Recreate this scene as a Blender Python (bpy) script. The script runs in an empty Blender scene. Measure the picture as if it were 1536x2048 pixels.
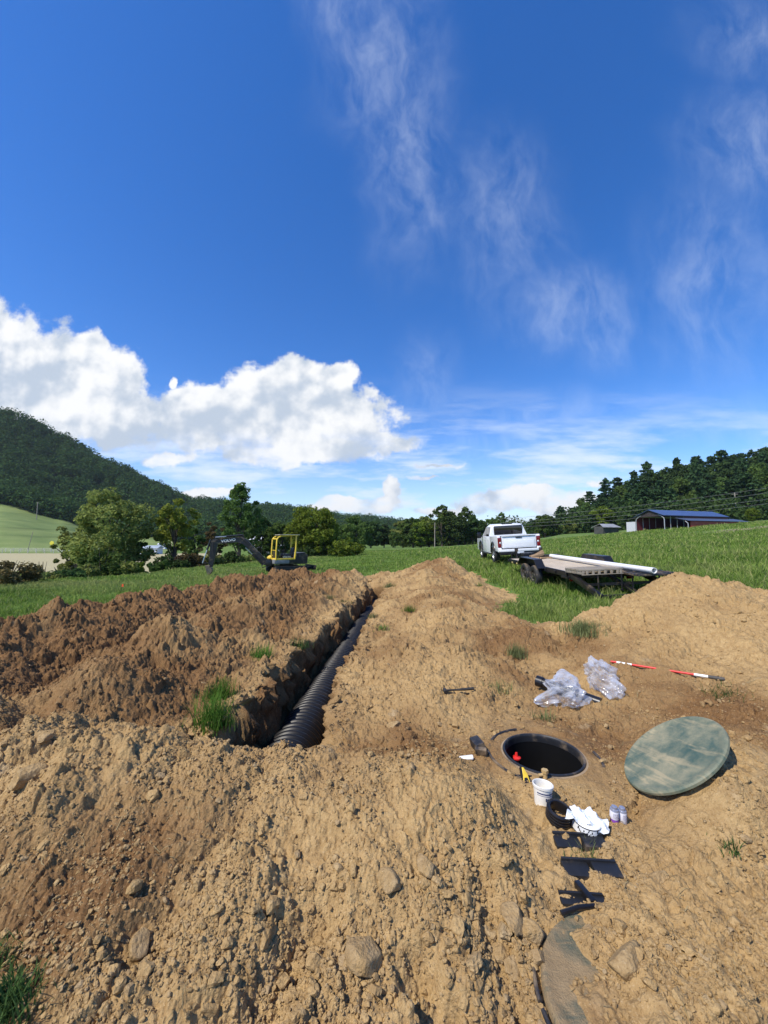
import bpy, bmesh, math, random
import numpy as np
from mathutils import Vector, Matrix, Euler

R = math.radians
PI = math.pi
SC = bpy.context.scene
COL = SC.collection

# ------------------------------------------------------------------ camera
CAM_Z = 1.65
FPX = 769.0                       # focal length in photo pixels (photo is 1536 wide)
PITCH = math.atan(59.0 / FPX)
cam_data = bpy.data.cameras.new('camera')
cam = bpy.data.objects.new('camera', cam_data)
COL.objects.link(cam)
cam.location = (0, 0, CAM_Z)
cam.rotation_euler = (PI / 2 + PITCH, 0, 0)
cam_data.sensor_fit = 'HORIZONTAL'
cam_data.sensor_width = 36.0
cam_data.lens = 36.0 * FPX / 1536.0
cam_data.clip_start = 0.05
cam_data.clip_end = 12000
SC.camera = cam

# ------------------------------------------------------------------ light
SUN_ELEV = R(51)
SUN_DIR = Vector((-0.80 * math.cos(SUN_ELEV), -0.60 * math.cos(SUN_ELEV), math.sin(SUN_ELEV)))
sun_data = bpy.data.lights.new('sun', 'SUN')
sun_data.energy = 2.9
sun_data.angle = R(0.55)
sun_data.color = (1.0, 0.93, 0.82)
sun = bpy.data.objects.new('sun', sun_data)
COL.objects.link(sun)
sun.rotation_euler = SUN_DIR.to_track_quat('Z', 'Y').to_euler()
sun.location = (-30, -30, 40)

SC.view_settings.view_transform = 'Standard'
SC.view_settings.look = 'None'
SC.view_settings.exposure = 0.90
SC.view_settings.gamma = 1.0
SC.view_settings.use_curve_mapping = False
SC.render.engine = 'CYCLES'
SC.cycles.max_bounces = 6
SC.cycles.transparent_max_bounces = 12
SC.cycles.use_denoising = True


def ray(u, v):
    a = (u - 768.0) / FPX
    b = (1024.0 - v) / FPX
    return (a, math.cos(PITCH) - b * math.sin(PITCH), math.sin(PITCH) + b * math.cos(PITCH))


def at(u, v, y):
    d = ray(u, v)
    t = y / d[1]
    return Vector((d[0] * t, y, CAM_Z + d[2] * t))


def on(u, v, z=0.0):
    d = ray(u, v)
    t = (z - CAM_Z) / d[2]
    return Vector((d[0] * t, d[1] * t, z))


# ------------------------------------------------------------------ sky
class NT:
    def __init__(self, tree):
        self.t = tree
        self.n = tree.nodes
        self.l = tree.links

    def node(self, typ, **kw):
        n = self.n.new(typ)
        for k, v in kw.items():
            setattr(n, k, v)
        return n

    def put(self, sock, val):
        if hasattr(val, 'is_output') or isinstance(val, bpy.types.NodeSocket):
            self.l.new(val, sock)
        else:
            if isinstance(val, (tuple, list)) and sock.type == 'RGBA' and len(val) == 3:
                val = (*val, 1)
            sock.default_value = val

    def m(self, op, a, b=0.0, c=None, clamp=False):
        n = self.node('ShaderNodeMath', operation=op, use_clamp=clamp)
        self.put(n.inputs[0], a)
        self.put(n.inputs[1], b)
        if c is not None:
            self.put(n.inputs[2], c)
        return n.outputs[0]

    def vm(self, op, a, b=(0, 0, 0), out=0):
        n = self.node('ShaderNodeVectorMath', operation=op)
        self.put(n.inputs[0], a)
        self.put(n.inputs[1], b)
        return n.outputs[out]

    def ramp(self, x, a, b, lo=0.0, hi=1.0, smooth=True):
        n = self.node('ShaderNodeMapRange')
        n.interpolation_type = 'SMOOTHSTEP' if smooth else 'LINEAR'
        n.clamp = True
        self.put(n.inputs['Value'], x)
        n.inputs['From Min'].default_value = a
        n.inputs['From Max'].default_value = b
        n.inputs['To Min'].default_value = lo
        n.inputs['To Max'].default_value = hi
        return n.outputs[0]

    def noise(self, vec, scale, detail=4.0, rough=0.55, dist=0.0, out=0):
        n = self.node('ShaderNodeTexNoise')
        if vec is not None:
            self.put(n.inputs['Vector'], vec)
        self.put(n.inputs['Scale'], scale)
        n.inputs['Detail'].default_value = detail
        n.inputs['Roughness'].default_value = rough
        n.inputs['Distortion'].default_value = dist
        return n.outputs[out]

    def mix(self, f, a, b):
        n = self.node('ShaderNodeMix', data_type='RGBA')
        self.put(n.inputs[0], f)
        self.put(n.inputs[6], a)
        self.put(n.inputs[7], b)
        return n.outputs[2]

    def comb(self, x, y, z=0.0):
        n = self.node('ShaderNodeCombineXYZ')
        for i, q in enumerate((x, y, z)):
            self.put(n.inputs[i], q)
        return n.outputs[0]


def build_sky():
    w = bpy.data.worlds.new('World')
    SC.world = w
    w.use_nodes = True
    T = NT(w.node_tree)
    T.n.clear()
    out = T.node('ShaderNodeOutputWorld')
    bg = T.node('ShaderNodeBackground')
    bg.inputs['Strength'].default_value = 0.15
    T.l.new(bg.outputs[0], out.inputs[0])
    sky = T.node('ShaderNodeTexSky', sky_type='NISHITA')
    sky.sun_disc = False
    sky.sun_elevation = SUN_ELEV
    sky.sun_rotation = math.atan2(SUN_DIR.x, SUN_DIR.y)
    sky.altitude = 800
    sky.air_density = 1.0
    sky.dust_density = 0.35
    sky.ozone_density = 3.0
    hs = T.node('ShaderNodeHueSaturation')
    hs.inputs['Saturation'].default_value = SKY_SAT
    hs.inputs['Value'].default_value = SKY_VAL
    T.l.new(sky.outputs[0], hs.inputs['Color'])
    hs.inputs['Hue'].default_value = 0.511
    skyc = hs.outputs[0]

    tc = T.node('ShaderNodeTexCoord')
    sep = T.node('ShaderNodeSeparateXYZ')
    T.l.new(tc.outputs['Generated'], sep.inputs[0])
    dx, dy, dz = sep.outputs
    ysafe = T.m('MAXIMUM', dy, 0.08)
    az = T.m('DIVIDE', dx, ysafe)
    el = T.m('DIVIDE', dz, ysafe)
    front = T.ramp(dy, 0.10, 0.25)
    up = T.ramp(dz, -0.01, 0.004)
    front = T.m('MULTIPLY', front, up)
    P = T.comb(az, el)
    # ragged outline: the coordinates are pushed about by two scales of noise
    w1 = T.noise(P, 5.0, 5, 0.55, out=1)
    w1 = T.vm('SUBTRACT', w1, (0.5, 0.5, 0.5))
    w1 = T.vm('MULTIPLY', w1, (0.14, 0.11, 0.0))
    Q = T.vm('ADD', P, w1)

    def ae(u, v):
        d = ray(u, v)
        return d[0] / d[1], d[2] / d[1]

    def blobs(lst, src):
        acc = None
        for (u, v, ru, rv, gain) in lst:
            a, e = ae(u, v)
            q = T.vm('SUBTRACT', src, (a, e, 0))
            q = T.vm('MULTIPLY', q, (FPX / ru, FPX / rv, 0))
            d = T.vm('LENGTH', q, out=1)
            d = T.m('SUBTRACT', gain, d)
            acc = d if acc is None else T.m('SMOOTH_MAX', acc, d, 0.15)
        return acc

    cum = [(-20, 690, 150, 95, 1.0), (80, 730, 150, 105, 1.0), (178, 690, 50, 50, .9), (195, 760, 120, 85, 1.0),
           (60, 820, 240, 90, 1.0), (230, 830, 150, 75, 1.0), (-60, 640, 110, 70, 1),
           (352, 756, 14, 22, .8), (362, 778, 24, 14, .8),
           (560, 775, 130, 62, 1.0), (600, 745, 72, 44, 1.0), (668, 768, 50, 50, 1.0), (440, 810, 165, 62, 1.0),
           (650, 835, 170, 70, 1.0), (730, 885, 130, 40, .95), (470, 860, 220, 66, 1.0), (600, 905, 230, 40, .9),
           (336, 920, 62, 20, .75), (782, 978, 24, 26, 1.0), (766, 1000, 50, 14, .95), (710, 1010, 110, 20, .95),
           (400, 985, 130, 17, .85), (1070, 982, 70, 20, .95), (1150, 985, 60, 18, .9), (1030, 1004, 170, 26, .9),
           (880, 936, 90, 10, .55), (850, 958, 90, 8, .5), (1195, 962, 34, 12, .7), (900, 1018, 140, 15, .75), (1110, 1015, 110, 26, .8)]
    D = blobs(cum, Q)
    n2 = T.noise(P, 17.0, 9, 0.64)
    D2 = T.m('ADD', D, T.m('MULTIPLY', T.m('SUBTRACT', n2, 0.5), 1.15))
    cmask = T.ramp(D2, -0.02, 0.30)
    # light on the cloud: noise compared with itself a step towards the sun, plus depth into the cloud
    L = (-0.020, 0.030, 0.0)
    na = T.noise(P, 9.0, 5, 0.5)
    nb = T.noise(T.vm('ADD', P, L), 9.0, 5, 0.5)
    nc = T.noise(P, 4.0, 3, 0.5)
    nd = T.noise(T.vm('ADD', P, (-0.05, 0.09, 0)), 4.0, 3, 0.5)
    lit = T.m('ADD', T.m('MULTIPLY', T.m('SUBTRACT', na, nb), 3.6), T.m('MULTIPLY', T.m('SUBTRACT', nc, nd), 2.4))
    Ds = blobs(cum, T.vm('ADD', Q, (-0.02, 0.055, 0)))
    rim = T.m('SUBTRACT', D, Ds)                     # positive on sunward rims, negative under the cloud
    lit = T.m('ADD', T.m('ADD', lit, 0.58), T.m('MULTIPLY', rim, 0.30))
    lit = T.ramp(lit, 0.0, 1.15, 0.0, 1.0, smooth=True)
    ccol = T.mix(lit, (2.05, 2.35, 2.75), (3.8, 3.8, 3.75))

    # thin high cirrus: long streaks running down to the right
    cir = [(815, 290, 75, 190, 1), (760, 120, 110, 160, .8), (850, 400, 40, 90, .8), (1130, 620, 110, 80, 1), (1190, 690, 60, 60, .8),
           (1000, 420, 120, 180, .6), (1500, 300, 120, 120, .8), (1430, 560, 130, 220, .6), (1130, 850, 190, 42, .9),
           (1090, 910, 150, 26, .9), (1000, 880, 170, 40, .7), (1400, 840, 190, 60, .6), (1480, 60, 130, 120, .5), (860, 780, 60, 110, .6),
           (700, 30, 90, 80, .7)]
    w3 = T.vm('MULTIPLY', T.vm('SUBTRACT', T.noise(P, 2.4, 4, 0.5, out=1), (0.5, 0.5, 0.5)), (0.24, 0.24, 0))
    Pc = T.vm('ADD', P, w3)
    C = blobs(cir, Pc)
    mp = T.node('ShaderNodeMapping', vector_type='POINT')
    T.l.new(Pc, mp.inputs['Vector'])
    mp.inputs['Rotation'].default_value = (0, 0, R(20))
    mp.inputs['Scale'].default_value = (4.2, 1.9, 1)
    s1 = T.noise(mp.outputs[0], 2.6, 10, 0.66, 0.2)
    mp2 = T.node('ShaderNodeMapping', vector_type='POINT')
    T.l.new(P, mp2.inputs['Vector'])
    mp2.inputs['Rotation'].default_value = (0, 0, R(24))
    mp2.inputs['Scale'].default_value = (3.2, 0.8, 1)
    s2 = T.noise(mp2.outputs[0], 1.2, 8, 0.6, 0.2)
    cf = T.m('MULTIPLY', T.ramp(C, -1.1, 0.9), T.ramp(s1, 0.26, 0.90))
    cf = T.m('MULTIPLY', cf, 0.36)
    veil = T.m('MULTIPLY', T.ramp(s2, 0.40, 0.90), 0.0)
    low = T.m('MULTIPLY', T.ramp(el, 0.46, 0.14), T.ramp(T.noise(T.vm('MULTIPLY', P, (1.1, 5.5, 1)), 2.6, 8, 0.6), 0.38, 0.68))
    low = T.m('MULTIPLY', low, 0.95)
    haze = T.m('MULTIPLY', T.ramp(el, 0.30, 0.0), 0.40)
    thin = T.m('MAXIMUM', T.m('MAXIMUM', cf, veil), T.m('MAXIMUM', low, haze))
    thin = T.m('MULTIPLY', thin, front)
    c1 = T.mix(thin, skyc, (3.3, 3.65, 4.15))
    n5 = T.noise(T.vm('MULTIPLY', P, (1.0, 1.8, 1.0)), 6.0, 7, 0.6)
    op = T.m('MAXIMUM', T.ramp(el, 0.20, 0.30, 0.0, 0.97), T.ramp(n5, 0.34, 0.54, 0.50, 0.97))
    c2 = T.mix(T.m('MULTIPLY', T.m('MULTIPLY', cmask, op), front), c1, ccol)
    T.l.new(c2, bg.inputs['Color'])


SKY_SAT, SKY_VAL = 1.34, 0.76
build_sky()


# ------------------------------------------------------------------ numpy noise
def _hash(ix, iy, seed):
    h = (ix.astype(np.int64) * 374761393 + iy.astype(np.int64) * 668265263 + seed * 982451653) & 0xffffffff
    h = ((h ^ (h >> 13)) * 1274126177) & 0xffffffff
    h = (h ^ (h >> 16)) & 0xffffffff
    return h


def _rnd(ix, iy, seed):
    return _hash(ix, iy, seed).astype(np.float64) / 4294967295.0


def perlin(x, y, seed=0):
    xi = np.floor(x)
    yi = np.floor(y)
    fx = x - xi
    fy = y - yi
    ux = fx * fx * fx * (fx * (fx * 6 - 15) + 10)
    uy = fy * fy * fy * (fy * (fy * 6 - 15) + 10)

    def g(ox, oy):
        a = _rnd(xi + ox, yi + oy, seed) * (2 * PI)
        return np.cos(a) * (fx - ox) + np.sin(a) * (fy - oy)
    return ((g(0, 0) * (1 - ux) + g(1, 0) * ux) * (1 - uy) + (g(0, 1) * (1 - ux) + g(1, 1) * ux) * uy) * 1.5


def fbm(x, y, octv=4, seed=0, gain=0.5, lac=2.03):
    s = np.zeros_like(x)
    a = 1.0
    for o in range(octv):
        s += a * perlin(x, y, seed + o * 17)
        x = x * lac + 11.3
        y = y * lac - 7.7
        a *= gain
    return s


def pebbles(x, y, cell, seed, density=0.6, flat=0.8):
    """rounded stones half sunk in the soil: height of the tallest one over each point"""
    gx = x / cell
    gy = y / cell
    xi = np.floor(gx)
    yi = np.floor(gy)
    h = np.zeros_like(x)
    for ox in (-1, 0, 1):
        for oy in (-1, 0, 1):
            cx = xi + ox
            cy = yi + oy
            px = cx + 0.15 + 0.7 * _rnd(cx, cy, seed)
            py = cy + 0.15 + 0.7 * _rnd(cx, cy, seed + 1)
            rr = 0.12 + 0.38 * _rnd(cx, cy, seed + 2) ** 1.6
            rr = np.where(_rnd(cx, cy, seed + 3) < density, rr, 0.0)
            st = 0.6 + 0.8 * _rnd(cx, cy, seed + 4)
            d2 = ((gx - px) ** 2) * st + ((gy - py) ** 2) / st
            h = np.maximum(h, np.sqrt(np.maximum(rr * rr - d2, 0.0)))
    return h * cell * flat


def crumbs(x, y, cell, seed):
    """broken lumps: each cell of a Voronoi diagram stands at its own height, with a crevice round it"""
    gx = x / cell
    gy = y / cell
    xi = np.floor(gx)
    yi = np.floor(gy)
    f1 = np.full_like(x, 9.0)
    f2 = np.full_like(x, 9.0)
    h = np.zeros_like(x)
    for ox in (-1, 0, 1):
        for oy in (-1, 0, 1):
            cx = xi + ox
            cy = yi + oy
            px = cx + .08 + .84 * _rnd(cx, cy, seed)
            py = cy + .08 + .84 * _rnd(cx, cy, seed + 1)
            d = np.hypot(gx - px, gy - py)
            tilt = (gx - px) * (_rnd(cx, cy, seed + 3) - .5) + (gy - py) * (_rnd(cx, cy, seed + 4) - .5)
            hh = _rnd(cx, cy, seed + 2) ** 1.5 + 1.1 * tilt
            near = d < f1
            f2 = np.where(near, f1, np.minimum(f2, d))
            h = np.where(near, hh, h)
            f1 = np.where(near, d, f1)
    return h * sstep(0.0, .30, f2 - f1) * cell


def sstep(a, b, x):
    t = np.clip((x - a) / (b - a), 0, 1)
    return t * t * (3 - 2 * t)


def lerp(a, b, t):
    return a + (b - a) * t


def smax(a, b, k):
    h = np.clip(0.5 + 0.5 * (a - b) / k, 0, 1)
    return b + (a - b) * h + k * h * (1 - h)


# ------------------------------------------------------------------ terrain heights
PROF = [
    (-2.6, [(90, -2), (140, 2), (230, 50), (380, 200), (600, 240), (900, 200), (4000, 100)]),
    (-1.6, [(90, -2), (140, 0), (230, 32), (400, 190), (600, 200), (900, 150), (4000, 60)]),
    (-1.0, [(90, -2.2), (138, -2), (230, 20), (300, 42), (420, 137), (600, 120), (900, 60), (4000, 40)]),
    (-0.84, [(90, -2.2), (150, -2), (235, 13), (300, 26), (430, 112), (600, 100), (900, 60), (4000, 40)]),
    (-0.72, [(90, -2.2), (170, -2), (240, 2), (300, 14), (440, 88), (600, 80), (900, 60), (4000, 40)]),
    (-0.61, [(90, -2.2), (200, -2), (300, 10), (460, 68), (600, 62), (900, 50), (4000, 40)]),
    (-0.50, [(90, -2.2), (220, -2), (320, 6), (520, 52), (700, 52), (900, 40), (4000, 40)]),
    (-0.27, [(90, -1.5), (250, -1), (340, 2), (600, 50), (800, 48), (1000, 30), (4000, 40)]),
    (-0.09, [(90, -.4), (250, -1), (400, 0), (650, 38), (800, 36), (1000, 20), (4000, 60)]),
    (0.10, [(90, 0), (250, -1), (450, 0), (700, 30), (850, 28), (1000, 16), (4000, 60)]),
    (0.25, [(90, .6), (250, 0), (450, 0), (700, 18), (850, 18), (1000, 10), (2600, 60), (4000, 60)]),
    (0.31, [(90, 1.6), (250, 1), (700, 8), (1000, 10), (2500, 118), (4000, 60)]),
    (0.34, [(90, 1.8), (250, 1), (700, 8), (1000, 10), (2500, 100), (4000, 60)]),
    (0.41, [(90, 2.4), (250, 1), (700, 8), (1000, 10), (2500, 150), (4000, 60)]),
    (0.47, [(90, 3.6), (160, 3), (300, 5), (700, 8), (2500, 120), (4000, 60)]),
    (0.56, [(90, 3.4), (130, 4.4), (180, 11), (250, 14), (700, 14), (4000, 60)]),
    (0.68, [(90, 4.2), (125, 5.2), (155, 11), (190, 18), (300, 25), (700, 25), (4000, 60)]),
    (1.0, [(90, 6.3), (125, 8.5), (155, 17), (200, 31), (300, 42), (700, 50), (4000, 60)]),
    (2.0, [(90, 12), (125, 16), (200, 50), (300, 60), (700, 60), (4000, 60)]),
    (3.5, [(90, 20), (200, 60), (300, 70), (700, 70), (4000, 60)]),
]
_YK = np.exp(np.linspace(math.log(60), math.log(4000), 160))
_AK = np.array([p[0] for p in PROF])
_TAB = np.array([np.interp(np.log(_YK), np.log([k[0] for k in p[1]]), [k[1] for k in p[1]]) for p in PROF])


def field(x, y):
    """the meadow: level in the middle, climbing to the right, dropping to the valley floor on the left"""
    r = np.maximum(x - 4.5, 0)
    z = 0.06 * r + 0.0005 * np.minimum(r, 50) ** 2
    z = z * sstep(2.0, 12.0, y) * 1.0
    z = z + 0.42 * np.exp(-((x - 7.5) ** 2 + (y - 21.5) ** 2) / (2 * 4.6 ** 2))
    z = z - .38 * sstep(0, -8, x) * sstep(13, 24, y)
    edge = np.interp(y, [0, 15, 30, 47, 60, 100], [-14.5, -14.8, -14.5, -10.5, -7, 2])
    z = z - 2.2 * sstep(0, 1, (edge - x) / 11.0)
    z = z + 0.05 * fbm(x / 4.0, y / 4.0, 3, 5) * sstep(4, 12, np.hypot(x, y))
    return z


def terrain(x, y):
    x = np.asarray(x, float)
    y = np.asarray(y, float)
    f = field(x, np.clip(y, -50, 110))
    a = np.clip(x / np.maximum(y, 30.0), _AK[0], _AK[-1])
    ya = np.clip(y, 60, 3999)
    i = np.clip(np.searchsorted(_AK, a) - 1, 0, len(_AK) - 2)
    ta = (a - _AK[i]) / (_AK[i + 1] - _AK[i])
    ta = ta * ta * (3 - 2 * ta) * 0.5 + ta * 0.5
    ly = (np.log(ya) - math.log(60)) / (math.log(4000) - math.log(60)) * 159
    j = np.clip(np.floor(ly).astype(int), 0, 158)
    tb = ly - j
    v = (_TAB[i, j] * (1 - tb) + _TAB[i, j + 1] * tb) * (1 - ta) + (_TAB[i + 1, j] * (1 - tb) + _TAB[i + 1, j + 1] * tb) * ta
    v = v + fbm(x / 60.0, y / 60.0, 3, 9) * np.clip(v * 0.06, 0, 6)
    return lerp(f, v, sstep(78, 112, y))


def tz(x, y):
    return float(terrain(np.array([x]), np.array([y]))[0])


# the dug ground ----------------------------------------------------
TANK = (1.226, 3.10)              # centre of the open riser
LIDC = (0.93, 1.51)               # centre of the second, closed riser
TOOLMID = (3.17, 4.48)
CONES = []                        # (x, y, top, slope)


def _cones():
    g = random.Random(4)
    # heaps cast up on the left bank, and a darker row behind them
    for (x, y, h) in [(-1.75, 2.45, .50), (-2.35, 2.75, .46), (-2.95, 2.6, .42), (-1.2, 2.42, .38), (-3.6, 3.1, .45), (-2.8, 3.95, .52), (-3.3, 4.7, .38), (-3.1, 5.65, .60), (-3.0, 6.8, .47),
                      (-2.9, 7.9, .60), (-2.75, 8.9, .52), (-2.65, 9.8, .68), (-2.3, 11.0, .56), (-1.9, 12.1, .62), (-1.65, 13.2, .74), (-1.35, 14.4, .60),
                      (-1.2, 15.6, .55), (-2.3, 6.2, .35), (-2.1, 8.2, .36), (-1.9, 9.9, .42), (-1.6, 11.6, .42), (-4.2, 4.0, .36)]:
        CONES.append((x, y, h, .62 + g.uniform(-.06, .1)))
    for i in range(17):
        y = 3.6 + i * 0.86 + g.uniform(-.2, .2)
        x = -5.25 + max(0, y - 9) * .21 + g.uniform(-.25, .25)
        CONES.append((x, y, g.uniform(.50, .68) + (.1 if i < 4 else 0), .62))
    for i in range(6):
        CONES.append((-6.0 - g.uniform(0, .5), 2.0 + i * .75, g.uniform(.35, .5), .55))
    # right bank of the trench
    for (x, y, h, s) in [(.55, 4.2, .14, .25), (.7, 5.3, .26, .28), (1.0, 6.4, .30, .30), (1.35, 7.6, .38, .32), (1.5, 8.9, .44, .34), (1.2, 10.0, .46, .34), (1.9, 10.6, .48, .36), (1.4, 11.9, .54, .36),
                         (2.0, 12.9, .60, .38), (1.6, 14.2, .70, .4), (2.2, 15.2, .80, .42), (2.45, 16.6, .98, .46), (2.0, 17.4, .86, .48), (1.2, 16.2, .55, .36), (.6, 15.2, .42, .33), (0.1, 16.6, .42, .4), (3.2, 12.0, .36, .42), (2.9, 9.6, .34, .42), (2.6, 7.8, .36, .4), (2.2, 6.3, .30, .36), (3.2, 14.2, .5, .5)]:
        CONES.append((x, y, h, s))
    # the big sandy mound on the right
    for (x, y, h, s) in [(5.05, 6.5, 1.16, .44), (5.9, 6.5, .98, .42), (4.2, 6.1, .66, .42), (6.9, 6.6, .74, .4), (4.9, 5.3, .70, .36), (6.0, 5.2, .62, .33), (3.7, 5.3, .44, .36), (8.2, 6.4, .6, .4), (3.2, 4.9, .26, .3), (5.2, 4.2, .46, .28), (3.9, 3.9, .34, .26), (7.5, 5.0, .5, .35), (9.5, 6.0, .5, .4), (2.45, 2.78, .30, .62), (2.75, 3.0, .26, .5), (2.9, 2.5, .24, .4)]:
        CONES.append((x, y, h, s))
    # the heap in the foreground that closes the near end of the trench
    for (x, y, h, s) in [(.25, 2.38, .36, .50), (-.1, 2.42, .34, .45), (-.55, 2.42, .33, .46), (-.95, 2.36, .35, .46), (.05, 2.05, .24, .4), (-.6, 1.85, .20, .35), (-1.3, 1.9, .24, .35), (-2.1, 1.9, .24, .36)]:
        CONES.append((x, y, h, s))


_cones()


def trench_edges(y):
    xl = np.interp(y, [2.6, 3.55, 4.94, 6.8, 8.9, 13.1, 15], [-1.50, -1.46, -1.44, -1.27, -1.0, -.56, -.35])
    xr = np.interp(y, [2.6, 3.2, 4.0, 5.03, 6.7, 12.3, 15], [-.46, -.50, -.54, -.55, -.42, -.06, .12])
    return xl, xr


def inside(x, y):
    """> 0 where the soil is dug or covered with spoil, < 0 out on the grass"""
    s1 = np.minimum(np.minimum(x + 6.4 - np.maximum(y - 9, 0) * .16, 4.0 + .035 * (y - 9) - x), 18.6 - y)
    s2 = np.minimum(np.minimum(7.9 - y + .35 * np.sin(x * 1.3), 14 - x), x + 7.5)
    gap = 1.1 - np.hypot((x - 3.75) / .9, (y - 8.9) / 1.1) # a tongue of grass reaches between the heaps
    s = np.maximum(s1, s2)
    s = np.minimum(s, -gap)
    return s + .30 * fbm(x / .9, y / .9, 4, 31)


def dirt_big(x, y):
    wx = x + .16 * fbm(x / .8, y / .8, 3, 51)
    wy = y + .16 * fbm(x / .8 + 9, y / .8 - 5, 3, 61)
    z = np.full_like(x, -.04)
    z = z + .05 * fbm(x / 1.1, y / 1.1, 3, 71)
    z = z - .16 * np.exp(-((x + 4.1 - np.maximum(y - 7, 0) * .16) / .5) ** 2) * sstep(3.6, 5, y)
    for (cx, cy, h, s) in CONES:
        d = np.sqrt((wx - cx) ** 2 + (wy - cy) ** 2 + .012)
        z = smax(z, h - s * d, .09)
    return z


def dirt(x, y, fine=True):
    x = np.asarray(x, float)
    y = np.asarray(y, float)
    z = dirt_big(x, y)
    # gullies in the near heap
    for (x0, y0, x1, y1, w, dep) in [(-.30, 1.72, -.55, 1.30, .16, .11), (.12, 1.62, .38, 1.25, .09, .10), (.42, 1.95, .50, 1.45, .07, .05), (-1.55, 1.5, -1.5, 1.15, .18, .12), (-.75, 2.25, -.95, 1.6, .12, .04)]:
        ex, ey = x1 - x0, y1 - y0
        t = np.clip(((x - x0) * ex + (y - y0) * ey) / (ex * ex + ey * ey), 0, 1)
        d = np.hypot(x - x0 - t * ex, y - y0 - t * ey) + .05 * fbm(x / .22, y / .22, 3, 77)
        z = z - dep * (1 - sstep(0, w, d))
    # level working ground round the tank
    dt = np.hypot(x - TANK[0], y - TANK[1])
    wt = 1 - sstep(.40, .95, dt)
    z = lerp(z, -.005 + .03 * fbm(x / .3, y / .3, 2, 81), wt)
    ax, ay = TANK[0] - LIDC[0], TANK[1] - LIDC[1]
    t = np.clip(((x - LIDC[0]) * ax + (y - LIDC[1]) * ay) / (ax * ax + ay * ay), 0, 1)
    ds = np.hypot(x - LIDC[0] - t * ax, y - LIDC[1] - t * ay)
    strip = 1 - sstep(.16, .42, ds)
    z = lerp(z, -.006 + .036 * fbm(x / .13, y / .13, 3, 82), strip)
    # ground rising from the tank to the right mound, so the loose lid leans on it
    dl = np.hypot(x - LIDC[0], y - LIDC[1])
    wl = 1 - sstep(.30, .44, dl)
    lidcover = -.026 + .085 * sstep(-.34, .06, x - LIDC[0] + .30 * (LIDC[1] - y)) + .034 * fbm(x / .13, y / .13, 3, 84)
    z = lerp(z, lidcover, wl)
    if fine:
        near = 1.0
        rough = lerp(.72, 1.05, sstep(-.9, -2.2, x)) * lerp(1.0, .75, sstep(1.0, 3.0, x) * sstep(5.5, 4.2, y)) * lerp(1.0, 1.9, sstep(3.9, 5.5, y) * sstep(4.2, 2.8, x)) * lerp(1.0, 1.25, sstep(4.2, 5.2, y) * sstep(3.0, 4.2, x))
        calm = 1 - .75 * np.maximum(wt, np.maximum(strip, wl))
        n = .050 * fbm(x / .42, y / .42, 3, 91) * rough
        cl = 1 - np.abs(perlin(x / .17, y / .17, 95)) * 1.6
        cl2 = 1 - np.abs(perlin(x / .075, y / .075, 96)) * 1.6
        n = n + (.016 * cl + .006 * cl2 - .016) * rough
        wx2 = x + .025 * perlin(x / .06, y / .06, 21)
        wy2 = y + .025 * perlin(x / .06, y / .06, 22)
        loose = sstep(-.30, .50, fbm(x / .55, y / .55, 3, 161) + .25 * sstep(-.8, -2.2, x)) * lerp(.75, 1.0, sstep(2.4, 3.2, y))
        n = n + (crumbs(wx2, wy2, .125, 163) * .42 * (.12 + .88 * loose) + crumbs(wx2, wy2, .058, 167) * .46 * (.2 + .8 * loose) + crumbs(x, y, .026, 171) * .55) * (.55 + .45 * rough)
        n = n + .012 * fbm(x / .05, y / .05, 3, 97)
        sp = sstep(-.2, .7, fbm(x / .8, y / .8, 2, 98) + .3)
        n = n + pebbles(x + .03 * perlin(x / .1, y / .1, 3), y, .16, 101, .16) * .6 * (.25 + .75 * sp)
        n = n + pebbles(x, y, .062, 111, .42) * .7 * sp
        n = n + pebbles(x, y, .027, 121, .65) * .9 + .004 * fbm(x / .018, y / .018, 2, 99)
        z = z + n * calm
    # trench
    xl, xr = trench_edges(y)
    wob = .19 * fbm(x / .7 + 3, y / .7, 4, 131) + .05 * perlin(x / .16, y / .16, 137)
    din = np.minimum(x - xl + wob, xr - x + .5 * wob)
    din = np.minimum(din, np.minimum(y - 2.86, 14.2 - y))
    floor = -1.02 + .05 * fbm(x / .4, y / .4, 3, 141) + .25 * sstep(.30, .0, din)
    z = lerp(z, floor + (.10 * fbm(x / .12, y / .3, 3, 145) * sstep(.3, .02, din)), sstep(-.02, .13, din))
    # the slope the loose lid leans on
    plane = .214 + (.584 * (x - 1.964) - .19 * (y - 2.725)) / .789
    dlid = np.hypot((x - 1.964) * .85, y - 2.725)
    bed = np.clip(plane, -.02, .36) - .055 - .05 * sstep(.15, .40, (x - 1.964) - .6 * (y - 2.725)) + .02 * fbm(x / .1, y / .1, 3, 180)
    z = lerp(z, np.maximum(bed, np.minimum(z, bed)), 1 - sstep(.36, .72, dlid))
    # sand heaped over the middle of the red tool
    z = z + .125 * np.exp(-(((x - TOOLMID[0]) / .17) ** 2 + ((y - TOOLMID[1]) / .12) ** 2))
    # soil drawn up against the collar
    z = z + .022 * np.exp(-((dt - .44) / .07) ** 2) * (.7 + .8 * fbm(x / .12, y / .12, 2, 160)) * (dt > .37)
    z = np.where((dt >= .335) & (dt < .62), np.maximum(z, .017 - .11 * (dt - .335) + .010 * fbm(x / .07, y / .07, 3, 190)), z)
    # hole under the riser
    z = np.where(dt < .302, -1.6, np.where(dt < .335, .017, z))
    # run out under the grass at the edges
    s = inside(x, y)
    f = field(x, y)
    k = sstep(.02, 1.1, s)
    z = lerp(f - .02 + .06 * fbm(x / .3, y / .3, 3, 151) * sstep(-.4, .3, s), z, k)
    z = z + np.minimum(s, 0) * .9
    return z


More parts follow.
